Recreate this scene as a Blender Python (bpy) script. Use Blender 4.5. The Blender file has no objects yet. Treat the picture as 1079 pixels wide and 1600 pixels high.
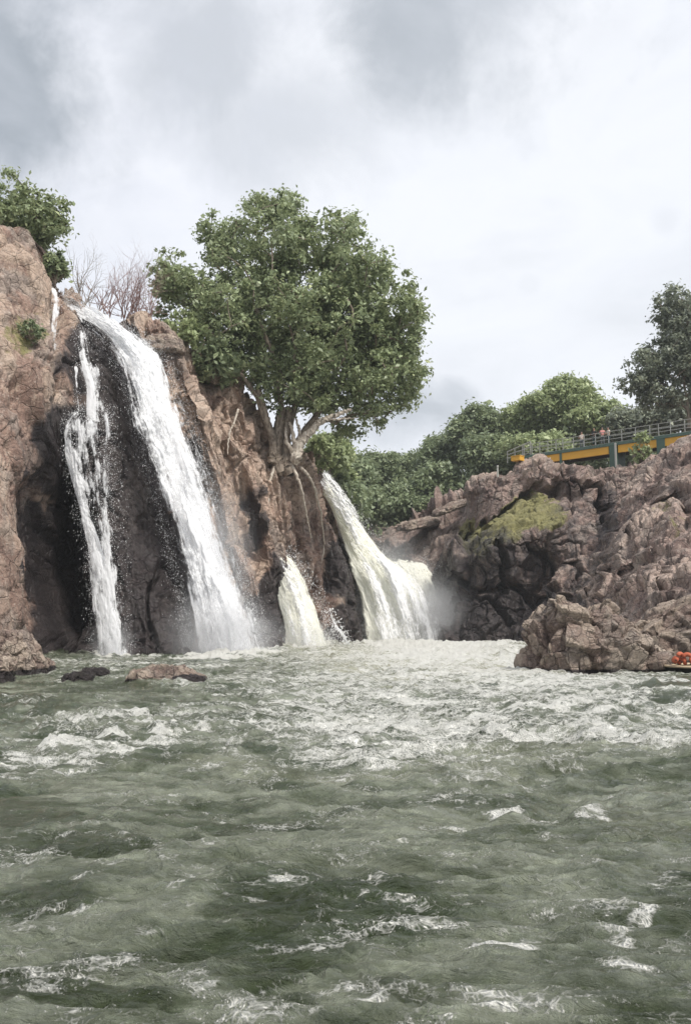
import bpy, math, random
import numpy as np
from mathutils import Vector, Matrix

# ------------------------------------------------------------------ camera, sky, sun
SC = bpy.context.scene
COL = SC.collection
F = 1400.0; EYE = 1.5; HOR = 975.0
PITCH = math.atan((HOR - 800) / F)
cam_d = bpy.data.cameras.new('camera'); cam = bpy.data.objects.new('camera', cam_d); COL.objects.link(cam)
cam_d.sensor_fit = 'VERTICAL'; cam_d.sensor_height = 24; cam_d.lens = 24 * F / 1600
cam_d.clip_start = 0.1; cam_d.clip_end = 3000
cam.location = (0, 0, EYE); cam.rotation_euler = (math.pi / 2 + PITCH, 0, 0)
SC.camera = cam
SC.view_settings.view_transform = 'Standard'; SC.view_settings.look = 'None'
SC.view_settings.gamma = 1; SC.view_settings.exposure = 0.46
SC.cycles.use_denoising = True
SC.cycles.max_bounces = 8; SC.cycles.transparent_max_bounces = 24
SC.cycles.diffuse_bounces = 3; SC.cycles.volume_bounces = 1
SC.cycles.volume_step_rate = 4.0
SC.cycles.sample_clamp_indirect = 4

SUN_EL = math.radians(52); SUN_AZ = math.radians(140)      # azimuth clockwise from +Y
sd = bpy.data.lights.new('sun', 'SUN'); so = bpy.data.objects.new('sun', sd); COL.objects.link(so)
sd.energy = 3.2; sd.angle = math.radians(14); sd.color = (1, .95, .87)
sv = Vector((math.sin(SUN_AZ) * math.cos(SUN_EL), math.cos(SUN_AZ) * math.cos(SUN_EL), math.sin(SUN_EL)))
so.rotation_euler = sv.to_track_quat('Z', 'Y').to_euler(); so.location = (0, -20, 60)


def ray(px, py):
    x = (px - 539.5) / F; y = (800 - py) / F
    c, s = math.cos(PITCH), math.sin(PITCH)
    return x, c - y * s, s + y * c


def at(px, py, D):
    """a world point seen at photo pixel (px,py) at distance D ahead"""
    x, y, z = ray(px, py)
    k = D / y
    return np.array((x * k, D, EYE + z * k))


def proj(V):
    c, s = math.cos(PITCH), math.sin(PITCH)
    z = V[..., 2] - EYE
    f = V[..., 1] * c + z * s
    u = -V[..., 1] * s + z * c
    return 539.5 + F * V[..., 0] / f, 800 - F * u / f


class NT:
    """small node-tree helper"""
    def __init__(s, tree): s.t = tree; s.n = tree.nodes; s.l = tree.links; s.n.clear()
    def N(s, typ, _in=None, **kw):
        nd = s.n.new(typ)
        for k, v in kw.items(): setattr(nd, k, v)
        for k, v in (_in or {}).items():
            if isinstance(v, bpy.types.NodeSocket): s.l.new(v, nd.inputs[k])
            else: nd.inputs[k].default_value = v
        return nd
    def M(s, op, a, b=0.0, c=0.0, clamp=False):
        return s.N('ShaderNodeMath', {0: a, 1: b, 2: c}, operation=op, use_clamp=clamp).outputs[0]
    def V(s, op, a, b=(0, 0, 0)):
        n = s.N('ShaderNodeVectorMath', {0: a, 1: b}, operation=op)
        return n.outputs['Value'] if op in ('DOT_PRODUCT', 'LENGTH', 'DISTANCE') else n.outputs[0]
    def MIX(s, f, a, b, bt='MIX'):
        n = s.N('ShaderNodeMix', data_type='RGBA', blend_type=bt)
        for k, v in ((0, f), (6, a), (7, b)):
            if isinstance(v, bpy.types.NodeSocket): s.l.new(v, n.inputs[k])
            else: n.inputs[k].default_value = v if k == 0 else (tuple(v) + (1,))[:4]
        return n.outputs[2]
    def MR(s, v, a, b, c=0.0, d=1.0, it='SMOOTHSTEP'):
        return s.N('ShaderNodeMapRange', {0: v, 1: a, 2: b, 3: c, 4: d}, interpolation_type=it).outputs[0]
    def NOI(s, vec, scale, det=4, rough=.55, dist=0.0):
        return s.N('ShaderNodeTexNoise', {'Vector': vec, 'Scale': scale, 'Detail': det, 'Roughness': rough, 'Distortion': dist}).outputs[0]
    def VOR(s, vec, scale, feat='F1', out=0, rnd=1.0):
        return s.N('ShaderNodeTexVoronoi', {'Vector': vec, 'Scale': scale, 'Randomness': rnd}, feature=feat).outputs[out]
    def OBJ(s): return s.N('ShaderNodeTexCoord').outputs['Object']
    def GEN(s): return s.N('ShaderNodeTexCoord').outputs['Generated']
    def SCL(s, vec, x, y, z): return s.N('ShaderNodeMapping', {0: vec, 3: (x, y, z)}).outputs[0]


# overcast sky: Nishita behind a broken deck of cloud
W = bpy.data.worlds.new('World'); SC.world = W; W.use_nodes = True
w = NT(W.node_tree)
sky = w.N('ShaderNodeTexSky', sky_type='NISHITA', sun_disc=False, sun_elevation=SUN_EL, sun_rotation=SUN_AZ)
dv = w.GEN()
sep = w.N('ShaderNodeSeparateXYZ', {0: dv})
den = w.M('ADD', w.M('MAXIMUM', sep.outputs[2], 0.0), .22)
flat = w.N('ShaderNodeCombineXYZ', {0: w.M('DIVIDE', sep.outputs[0], den), 1: w.M('DIVIDE', sep.outputs[1], den), 2: 0.0}).outputs[0]
n1 = w.NOI(w.V('ADD', flat, (3.1, 7.7, 0)), 1.5, 7, .55, .4)
n2 = w.NOI(w.V('ADD', flat, (1.3, 2.2, 5)), 4.5, 6, .6, .3)
nw = w.NOI(w.V('ADD', dv, (9.3, 2.2, 5)), 5.0, 8, .64, .3)
def blob_dir(px, py, r, soft=1.0, sx=1.0):
    d = Vector(ray(px, py)).normalized()
    diff = w.V('SUBTRACT', dv, tuple(d))
    diff = w.V('MULTIPLY', diff, (1 / sx, 1, 1))
    L = w.V('LENGTH', diff)
    L = w.M('ADD', L, w.M('MULTIPLY', w.M('SUBTRACT', nw, .5), r * 2.0))
    return w.MR(L, r, r * .15 * (2 - soft))
dark = w.M('ADD', w.MR(n1, .45, .8, 0, .2), w.MR(n2, .45, .75, 0, .10))
for (px, py, r, k, sx) in ((10, 130, .15, .75, 1), (-140, 60, .27, .7, 1), (310, 90, .13, .42, 1.3), (420, 190, .12, .32, 1.4), (640, 30, .12, .62, 1), (760, -50, .15, .5, 1.3),
                       (1040, 345, .03, .12, 1), (825, 445, .018, .1, 1), (640, 640, .05, .55, 2.2), (700, 625, .035, .5, 1.5), (580, 665, .05, .4, 2)):
    dark = w.M('MAXIMUM', dark, w.M('MULTIPLY', blob_dir(px, py, r, 1, sx), k))
dark = w.M('MULTIPLY', dark, w.MR(n2, .25, .6, .75, 1.05))
clear = w.MR(w.V('DISTANCE', dv, tuple(Vector(ray(830, 400)).normalized())), .5, .1)
bright = w.MIX(w.MR(n2, .35, .65), (6.6, 6.8, 7.35), (7.3, 7.45, 7.9))
bright = w.MIX(w.M('MULTIPLY', clear, .5), bright, (7.6, 7.8, 8.1))
cl = w.MIX(dark, bright, (2.0, 2.35, 2.7))
low = w.MR(sep.outputs[2], -.02, -.15)
cl = w.MIX(low, cl, (1.2, 1.3, 1.2))
skyc = w.MIX(.94, sky.outputs[0], cl)
bg = w.N('ShaderNodeBackground', {0: skyc, 1: .1})
w.N('ShaderNodeOutputWorld', {0: bg.outputs[0]})

# ------------------------------------------------------------------ numpy noise
def _h(ix, iy, iz, seed):
    h = (ix.astype(np.int64) * 374761393 + iy.astype(np.int64) * 668265263 + iz.astype(np.int64) * 2147483647 + seed * 1274126177) & 0xFFFFFFFF
    h = ((h ^ (h >> 13)) * 1274126177) & 0xFFFFFFFF
    h = ((h ^ (h >> 16)) * 2246822519) & 0xFFFFFFFF
    h = h ^ (h >> 15)
    return (h & 0xFFFFFF).astype(np.float32) / 16777216.0


def vnoise(p, seed=0):
    i = np.floor(p).astype(np.int64); f = (p - i).astype(np.float32)
    u = f * f * f * (f * (f * 6 - 15) + 10)
    r = 0
    for a in (0, 1):
        wa = u[:, 0] if a else 1 - u[:, 0]
        for b in (0, 1):
            wb = u[:, 1] if b else 1 - u[:, 1]
            for c in (0, 1):
                wc = u[:, 2] if c else 1 - u[:, 2]
                r = r + wa * wb * wc * _h(i[:, 0] + a, i[:, 1] + b, i[:, 2] + c, seed)
    return r


ROT = np.array(Matrix.Rotation(.9, 3, Vector((1, 2, 3)).normalized()))
def fbm(p, octv=4, seed=0, rough=.5, lac=2.03, ridged=False):
    r = 0; a = 1; t = 0; q = p
    for k in range(octv):
        n = vnoise(q, seed + k * 17)
        if ridged: n = 1 - np.abs(2 * n - 1)
        r = r + a * n; t += a; a *= rough; q = (q * lac) @ ROT.T + 11.3
    return r / t


def cells(p, seed=0):
    i = np.floor(p).astype(np.int64); n = len(p)
    f1 = np.full(n, 9., np.float32); f2 = f1.copy(); ids = np.zeros((n, 3), np.int64); vec = np.zeros((n, 3), np.float32)
    for a in (-1, 0, 1):
        for b in (-1, 0, 1):
            for c in (-1, 0, 1):
                j = (i[:, 0] + a, i[:, 1] + b, i[:, 2] + c)
                d = np.stack([p[:, 0] - j[0] - _h(*j, seed), p[:, 1] - j[1] - _h(*j, seed + 1), p[:, 2] - j[2] - _h(*j, seed + 2)], 1)
                L = np.sqrt((d * d).sum(1))
                m = L < f1
                f2 = np.where(m, f1, np.minimum(f2, L))
                f1 = np.where(m, L, f1)
                vec[m] = d[m]; ids[m] = np.stack(j, 1)[m]
    return f1, f2, ids, vec


def blocky(P, scale, amp, tilt, crack, seed, an=(1, 1, 1), sharp=34.0):
    """fractured rock: every cell is a tilted facet, blended over a short edge into its neighbours"""
    q = P / (scale * np.array(an))
    q = q + .22 * np.stack([vnoise(q * 1.7 + 5, seed + 5), vnoise(q * 1.7 + 9, seed + 6), vnoise(q * 1.7 + 13, seed + 7)], 1)
    i = np.floor(q).astype(np.int64); n = len(q)
    W = np.zeros(n, np.float32); D = W.copy(); H = W.copy(); f1 = np.full(n, 9., np.float32); f2 = f1.copy()
    for a in (-1, 0, 1):
        for b in (-1, 0, 1):
            for c in (-1, 0, 1):
                j = (i[:, 0] + a, i[:, 1] + b, i[:, 2] + c)
                dx = q[:, 0] - j[0] - _h(*j, seed); dy = q[:, 1] - j[1] - _h(*j, seed + 1); dz = q[:, 2] - j[2] - _h(*j, seed + 2)
                L = np.sqrt(dx * dx + dy * dy + dz * dz)
                f2 = np.where(L < f1, f1, np.minimum(f2, L)); f1 = np.minimum(f1, L)
                w_ = np.exp(-sharp * L)
                h = _h(*j, seed + 9) - .5
                t = 2 * (dx * (_h(*j, seed + 10) - .5) + dy * (_h(*j, seed + 11) - .5) + dz * (_h(*j, seed + 12) - .5))
                W += w_; D += w_ * (amp * h + tilt * t); H += w_ * h
    e = np.clip((f2 - f1) / .08, 0, 1)
    return D / W - crack * (1 - e) ** 1.5, H / W + .5


def sstep(x, a, b):
    t = np.clip((x - a) / (b - a), 0, 1)
    return t * t * (3 - 2 * t)


# ------------------------------------------------------------------ mesh helpers
def mesh(name, V, faces, mat, parent=None, smooth=False, cols=None, loops=None):
    me = bpy.data.meshes.new(name)
    V = np.asarray(V, np.float32)
    if isinstance(faces, np.ndarray):
        nf, k = faces.shape
        me.vertices.add(len(V)); me.vertices.foreach_set('co', V.ravel())
        me.loops.add(nf * k); me.loops.foreach_set('vertex_index', faces.astype(np.int32).ravel())
        me.polygons.add(nf); me.polygons.foreach_set('loop_start', np.arange(0, nf * k, k, dtype=np.int32))
        me.polygons.foreach_set('loop_total', np.full(nf, k, np.int32))
    else:
        me.from_pydata([tuple(map(float, v)) for v in V], [], faces)
    me.update(calc_edges=True)
    if smooth: me.polygons.foreach_set('use_smooth', np.ones(len(me.polygons), bool))
    if cols is not None:
        a = me.color_attributes.new('tone', 'FLOAT_COLOR', 'POINT')
        c = np.ones((len(V), 4), np.float32); c[:, :cols.shape[1]] = cols
        a.data.foreach_set('color', c.ravel())
    if mat is not None: me.materials.append(mat)
    o = bpy.data.objects.new(name, me); COL.objects.link(o)
    if parent is not None: o.parent = parent
    return o


def tag(o, label=None, cat=None, group=None, kind=None):
    for k, v in (('label', label), ('category', cat), ('group', group), ('kind', kind)):
        if v: o[k] = v
    return o


def empty(name, loc, label, cat, group=None):
    o = bpy.data.objects.new(name, None); COL.objects.link(o); o.location = tuple(map(float, loc))
    o.empty_display_size = .3
    return tag(o, label, cat, group)


def gridfaces(nu, nv):
    i = np.arange(nu * nv).reshape(nu, nv)
    return np.stack([i[:-1, :-1], i[1:, :-1], i[1:, 1:], i[:-1, 1:]], -1).reshape(-1, 4)


def cr(P, n, tension=1.0):
    """Catmull-Rom resample of axis 0 to n samples"""
    m = len(P)
    t = np.linspace(0, m - 1 - 1e-6, n); i = t.astype(int); f = (t - i)
    g = lambda k: P[np.clip(k, 0, m - 1)]
    sh = (-1,) + (1,) * (P.ndim - 1); f = f.reshape(sh)
    p0, p1, p2, p3 = g(i - 1), g(i), g(i + 1), g(i + 2)
    c = .5 * (2 * p1 + (p2 - p0) * f + (2 * p0 - 5 * p1 + 4 * p2 - p3) * f * f + (3 * p1 - p0 - 3 * p2 + p3) * f ** 3)
    lin = p1 + (p2 - p1) * f
    return lin + (c - lin) * tension


def net(ctrl, nu, nv, tension=1.0):
    P = np.array(ctrl, float)                       # columns x rows x 3 (world)
    P = cr(P, nu, tension)
    P = cr(P.transpose(1, 0, 2), nv, tension).transpose(1, 0, 2)
    return P


def normals(G):
    du = np.gradient(G, axis=0); dv = np.gradient(G, axis=1)
    n = np.cross(du, dv); n /= np.linalg.norm(n, axis=2, keepdims=True) + 1e-9
    return n


def blob(px, py, cx, cy, rx, ry, soft=.5):
    d = np.sqrt(((px - cx) / rx) ** 2 + ((py - cy) / ry) ** 2)
    return 1 - sstep(d, 1 - soft, 1 + soft)


# ------------------------------------------------------------------ materials
def mat(name):
    m = bpy.data.materials.new(name); m.use_nodes = True
    return m, NT(m.node_tree)


def finish(t, bsdf, disp=None):
    t.N('ShaderNodeOutputMaterial', {0: bsdf})


def rock_material(name, c_lo, c_mid, c_hi, fine=1.0, c_grey=(.29, .255, .225), kcr=.65):
    m, t = mat(name)
    P = t.OBJ()
    tone = t.N('ShaderNodeVertexColor', layer_name='tone')
    sc = t.N('ShaderNodeSeparateColor', {0: tone.outputs[0]})
    wet, moss, blk = sc.outputs[0], sc.outputs[1], sc.outputs[2]
    a = t.NOI(P, .35, 8, .6, .5)
    b = t.NOI(t.SCL(P, 1, 1, .35), 1.6, 7, .65, 1.0)
    g = t.NOI(P, 9, 5, .7)
    col = t.MIX(t.MR(a, .35, .65), c_lo, c_mid)
    col = t.MIX(t.M('MULTIPLY', t.MR(b, .5, .72), .75), col, c_hi)
    grey = t.NOI(P, .6, 6, .6, .4)
    col = t.MIX(t.MR(grey, .45, .62, 0, .6), col, c_grey)
    col = t.MIX(t.MR(blk, .45, .8, 0, .6), col, c_hi)
    col = t.MIX(t.MR(blk, .45, .15, 0, .55), col, c_lo)
    stain = t.NOI(t.SCL(P, 1.2, 1.2, .16), 1.3, 6, .6, .6)
    col = t.MIX(t.MR(stain, .54, .70, 0, .45), col, (.055, .045, .042))
    lich = t.NOI(P, 3.1, 6, .7)
    col = t.MIX(t.MR(lich, .60, .72, 0, .5), col, (.34, .32, .27))
    col = t.MIX(.55, col, t.MIX(g, (.05, .045, .045), (1, 1, 1)), 'OVERLAY')
    h1 = t.NOI(P, 2.2 * fine, 9, .70, .4)
    v1 = t.VOR(t.V('ADD', P, t.V('MULTIPLY', t.N('ShaderNodeTexNoise', {'Vector': P, 'Scale': 1.4, 'Detail': 5}).outputs[1], (.5, .5, .5))), 1.1 * fine, 'DISTANCE_TO_EDGE')
    v2 = t.VOR(t.V('ADD', t.SCL(P, 1, 1, 1.6), t.V('MULTIPLY', t.N('ShaderNodeTexNoise', {'Vector': P, 'Scale': 3.1, 'Detail': 5}).outputs[1], (.25, .25, .25))), 2.7 * fine, 'DISTANCE_TO_EDGE')
    col = t.MIX(t.MR(v1, .035, .0, 0, kcr), col, (.04, .033, .03))
    col = t.MIX(t.M('MULTIPLY', t.MR(v2, .05, .0, 0, kcr * .8), t.MR(h1, .45, .6)), col, (.045, .038, .034))
    pit = t.NOI(P, 5.0 * fine, 8, .75)
    col = t.MIX(t.MR(pit, .52, .66, 0, .55), col, (.06, .048, .044))
    col = t.MIX(t.MR(pit, .46, .34, 0, .5), col, (.55, .49, .43))
    mo = t.M('ADD', moss, t.M('MULTIPLY', t.M('SUBTRACT', t.NOI(P, 1.3, 8, .75), .5), 1.1))
    mcol = t.MIX(t.NOI(P, 4, 4), (.13, .13, .045), (.27, .26, .10))
    col = t.MIX(t.MR(mo, .42, .62, 0, .85), col, mcol)
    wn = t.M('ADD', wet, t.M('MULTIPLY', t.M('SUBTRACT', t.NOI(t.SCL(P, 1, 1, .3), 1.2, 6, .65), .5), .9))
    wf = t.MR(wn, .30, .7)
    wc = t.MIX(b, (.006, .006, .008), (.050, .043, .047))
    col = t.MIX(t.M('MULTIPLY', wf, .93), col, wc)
    rough = t.MR(wf, 0, 1, .86, .3)
    hh = t.M('ADD', t.M('MULTIPLY', h1, 1.2), t.M('MULTIPLY', t.MR(v1, 0, .05), .3))
    hh = t.M('ADD', hh, t.M('MULTIPLY', t.MR(v2, 0, .05), .12))
    bmp = t.N('ShaderNodeBump', {'Strength': .9, 'Distance': .22, 'Height': hh})
    bs = t.N('ShaderNodeBsdfPrincipled', {'Base Color': col, 'Roughness': rough, 'Normal': bmp.outputs[0], 'Specular IOR Level': .35})
    finish(t, bs.outputs[0])
    return m


M_ROCK_L = rock_material('rock_left', (.18, .115, .092), (.34, .232, .185), (.54, .42, .33), kcr=.4)
M_ROCK_R = rock_material('rock_right', (.14, .096, .084), (.31, .222, .190), (.54, .43, .36))
M_ROCK_B = rock_material('rock_boulder', (.18, .13, .11), (.36, .27, .22), (.54, .45, .36), 2.2)


def simple(name, col, rough=.6, metal=0, bump=0, var=.25, scale=6):
    m, t = mat(name)
    P = t.OBJ(); n = t.NOI(P, scale, 5, .6)
    c = t.MIX(n, tuple(x * (1 - var) for x in col), tuple(min(1, x * (1 + var)) for x in col))
    kw = {'Base Color': c, 'Roughness': rough, 'Metallic': metal}
    if bump: kw['Normal'] = t.N('ShaderNodeBump', {'Strength': bump, 'Distance': .05, 'Height': t.NOI(P, scale * 3, 5)}).outputs[0]
    finish(t, t.N('ShaderNodeBsdfPrincipled', kw).outputs[0])
    return m


def leaf_material(name, c1, c2, c3=(.2, .2, .03), tr=.3):
    m, t = mat(name)
    tone = t.N('ShaderNodeVertexColor', layer_name='tone')
    sc = t.N('ShaderNodeSeparateColor', {0: tone.outputs[0]})
    c = t.MIX(sc.outputs[0], c1, c2)
    c = t.MIX(t.MR(sc.outputs[1], .9, .97, 0, .8), c, c3)
    bs = t.N('ShaderNodeBsdfPrincipled', {'Base Color': c, 'Roughness': .48, 'Specular IOR Level': .5})
    tl = t.N('ShaderNodeBsdfTranslucent', {0: t.MIX(.5, c, c3)})
    mx = t.N('ShaderNodeMixShader', {0: tr, 1: bs.outputs[0], 2: tl.outputs[0]})
    finish(t, mx.outputs[0])
    return m


def bark(name, a, b):
    m, t = mat(name)
    P = t.OBJ(); n = t.NOI(t.SCL(P, 4, 4, .8), 2, 6, .65)
    bs = t.N('ShaderNodeBsdfPrincipled', {'Base Color': t.MIX(t.MR(n, .35, .65), a, b), 'Roughness': .85,
         'Normal': t.N('ShaderNodeBump', {'Strength': .7, 'Distance': .06, 'Height': n}).outputs[0]})
    finish(t, bs.outputs[0]); return m


def fall_material(name, col, dens_gain=1.0, su=7.0, sv=.55, soft=.3):
    """falling water: coverage (R) breaks into streaks along the flow (G across, B along)"""
    m, t = mat(name)
    tone = t.N('ShaderNodeVertexColor', layer_name='tone')
    sc = t.N('ShaderNodeSeparateColor', {0: tone.outputs[0]})
    cov, u, v = sc.outputs
    q = t.N('ShaderNodeCombineXYZ', {0: t.M('MULTIPLY', u, su), 1: t.M('MULTIPLY', v, sv), 2: 0.0}).outputs[0]
    wob = t.N('ShaderNodeTexNoise', {'Vector': t.OBJ(), 'Scale': 1.3, 'Detail': 4}).outputs[1]
    q = t.V('ADD', q, t.V('SCALE', t.V('SUBTRACT', wob, (.5, .5, .5))))
    n1 = t.NOI(q, 1.0, 8, .72)
    n2 = t.NOI(t.SCL(t.OBJ(), 1, 1, .55), 6.0, 7, .80)
    n3 = t.NOI(t.SCL(t.OBJ(), .7, .7, .4), 1.3, 4, .6)
    n = t.M('ADD', t.M('MULTIPLY', n1, .42), t.M('ADD', t.M('MULTIPLY', n2, .36), t.M('MULTIPLY', n3, .22)))
    n = t.M('MULTIPLY_ADD', t.M('SUBTRACT', n, .5), 2.3, .5)
    al = t.M('SUBTRACT', t.M('MULTIPLY', cov, dens_gain), n)
    al = t.MR(al, -.04, soft)
    c = t.MIX(t.MR(n1, .3, .62), tuple(x * .9 for x in col), col)
    hh = t.M('ADD', t.M('MULTIPLY', n1, .8), t.M('MULTIPLY', n2, .35))
    bmp = t.N('ShaderNodeBump', {'Strength': .35, 'Distance': .12, 'Height': hh})
    d = t.N('ShaderNodeBsdfDiffuse', {0: c, 'Normal': bmp.outputs[0]})
    tl = t.N('ShaderNodeBsdfTranslucent', {0: c})
    mx = t.N('ShaderNodeMixShader', {0: .35, 1: d.outputs[0], 2: tl.outputs[0]})
    tr = t.N('ShaderNodeBsdfTransparent')
    o = t.N('ShaderNodeMixShader', {0: al, 1: tr.outputs[0], 2: mx.outputs[0]})
    finish(t, o.outputs[0]); return m


M_FALL_W = fall_material('white_falling_water', (.93, .94, .96), 1.0, 6.0, .45, .34)
M_FALL_C = fall_material('silty_falling_water', (.95, .95, .85), 1.15, 5.0, .4, .4)
M_VEIL = fall_material('thin_falling_water', (.92, .93, .95), 1.0, 10, .4, .25)
M_DROP = simple('spray_drops', (.93, .94, .95), .5, var=.03)

# water surface
M_WATER, t = mat('river_water')
P = t.OBJ()
tone = t.N('ShaderNodeVertexColor', layer_name='tone')
sc = t.N('ShaderNodeSeparateColor', {0: tone.outputs[0]})
fo, silt, vz = sc.outputs
n_a = t.NOI(t.SCL(P, .55, 1, 1), 1.1, 6, .6, 1.2)
c = t.MIX(t.MR(n_a, .36, .64), (.034, .052, .020), (.240, .262, .198))  # grey sky reflection against dark troughs, painted into the water colour
n_b = t.NOI(t.SCL(P, .35, 1, 1), 3.4, 6, .65, .8)
c = t.MIX(t.MR(n_b, .50, .66, 0, .6), c, (.04, .06, .025))
c = t.MIX(t.MR(t.M('ADD', vz, t.M('MULTIPLY', t.M('SUBTRACT', n_b, .5), 1.2)), .3, .75, 0, .85), c, (.028, .042, .014))
c = t.MIX(silt, c, (.42, .42, .31))
wp = t.V('ADD', P, t.V('SCALE', t.N('ShaderNodeTexNoise', {'Vector': P, 'Scale': 1.6, 'Detail': 3}).outputs[1]))
for nd in t.n:
    if nd.type == 'VECT_MATH' and nd.operation == 'SCALE': nd.inputs['Scale'].default_value = .4
f_big = t.NOI(t.SCL(wp, .5, 1, 1), 5.0, 10, .74, .35)
f_str = t.NOI(t.SCL(wp, .35, 1, 1), 1.6, 5, .6, .8)
f_web = t.VOR(t.SCL(wp, .8, 1, 1), 14.0, 'DISTANCE_TO_EDGE')
f_web2 = t.VOR(wp, 38.0, 'DISTANCE_TO_EDGE')
fn = t.M('ADD', t.M('MULTIPLY', f_big, .72), t.M('MULTIPLY', f_str, .34))
fn = t.M('SUBTRACT', fn, t.M('MULTIPLY', t.MR(f_web, 0, .25), .05))
fn = t.M('SUBTRACT', fn, t.M('MULTIPLY', t.MR(f_web2, 0, .35), .06))
bub = t.M('MULTIPLY', t.MR(t.VOR(wp, 45.0), .30, .16), t.MR(f_str, .50, .62, 0, .08))
fn = t.M('ADD', fn, bub)
thr = t.M('SUBTRACT', .75, t.M('MULTIPLY', fo, .42))
foam = t.MR(t.M('SUBTRACT', fn, thr), -.03, .11)
fcol = t.MIX(t.NOI(P, 14, 3), (.80, .80, .74), (.96, .96, .91))
c2 = t.MIX(foam, c, fcol)
hb = t.M('ADD', t.M('MULTIPLY', t.NOI(t.SCL(wp, .45, 1, 1), 5.5, 8, .72, .6), 1.6), t.M('MULTIPLY', t.M('MULTIPLY', foam, t.M('SUBTRACT', 1.0, t.MR(f_web2, 0, .35))), .25))
rid = t.M('ABSOLUTE', t.M('SUBTRACT', t.NOI(t.SCL(wp, .4, 1, 1), 3.2, 6, .62, .9), .5))
hb = t.M('SUBTRACT', hb, t.M('MULTIPLY', rid, 2.2))
b1 = t.N('ShaderNodeBump', {'Strength': 1.0, 'Distance': .11, 'Height': hb})
bs = t.N('ShaderNodeBsdfPrincipled', {'Base Color': c2, 'Roughness': t.MR(foam, 0, 1, .07, .7), 'IOR': 1.5,
     'Specular IOR Level': t.MR(foam, 0, 1, .5, .2), 'Normal': b1.outputs[0]})
finish(t, bs.outputs[0])

# ------------------------------------------------------------------ cliffs
def cliff(name, cols, nu, nv, material, paint, kind, back=(3, 14, 60), drop=(0, 0, -2), seed=1, k=1.0, strata=1.0, flip=False):
    ctrl = []
    for cl in cols:
        pts = [at(*p) for p in cl]
        b = pts[0].copy(); b[2] = -2.0; b[1] += .5
        tp = pts[-1]
        row = [b] + pts
        for dd, dz in zip(back, drop):
            q = tp.copy(); q[1] += dd; q[0] += dd * tp[0] / tp[1]; q[2] += dz; row.append(q)
        ctrl.append(row)
    nr = len(ctrl[0])
    G = net(ctrl, nu, nv, .8)
    N = normals(G)
    if flip: N = -N
    N[..., 0] *= .55
    Vv = G.reshape(-1, 3); Nn = N.reshape(-1, 3)
    px, py = proj(Vv)
    jx = (fbm(Vv / 2.5, 4, seed + 60) - .5) * 50; jy = (fbm(Vv / 2.5, 4, seed + 70) - .5) * 50
    big, h1_ = blocky(Vv, 5.5 * k, 1.5 * k, 1.5 * k, .35 * k, seed, (1, 1, 1.7 * strata))
    mid, h2 = blocky(Vv, 2.3 * k, .6 * k, .6 * k, .2 * k, seed + 20, (1.0, 1.1, 1.25 * strata))
    sm, h3 = blocky(Vv, .85 * k, .14 * k, .16 * k, .05 * k, seed + 40, (1.1, 1, .9))
    fine = (fbm(Vv / .9, 5, seed + 3, .6) - .5) * .36 * k
    def crack(sc2, w2, sd2, an2):
        q = Vv / (sc2 * np.array(an2)); q = q + .5 * (fbm(q * 2.1, 3, sd2)[:, None] - .5)
        n = fbm(q, 2, sd2 + 1, .35); return np.clip(1 - np.abs(2 * n - 1) / w2, 0, 1)
    crk = 1.1 * k * crack(4.5 * k, .07, seed + 80, (1, 1, 1.8)) + .5 * k * crack(1.9 * k, .07, seed + 90, (1.2, 1, 1)) + .14 * k * crack(.8 * k, .1, seed + 95, (1, 1, 1))
    atten = paint(px + jx, py + jy, Vv, px, py)
    a = atten['rough'] if 'rough' in atten else 1.0
    d = (big * atten.get('bigk', 1.0) + mid * a + sm * a + fine - crk * a)
    Vd = Vv + Nn * d[:, None]
    if 'push' in atten: Vd = Vd + atten['push']
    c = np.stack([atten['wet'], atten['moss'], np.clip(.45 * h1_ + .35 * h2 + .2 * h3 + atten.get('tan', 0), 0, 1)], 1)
    fc = gridfaces(nu, nv)
    if flip: fc = fc[:, ::-1]
    o = mesh(name, Vd, fc, material, cols=c)
    return o, Vd.reshape(nu, nv, 3)


def V3(a, b, c): return np.stack([a, b, c], 1)

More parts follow.
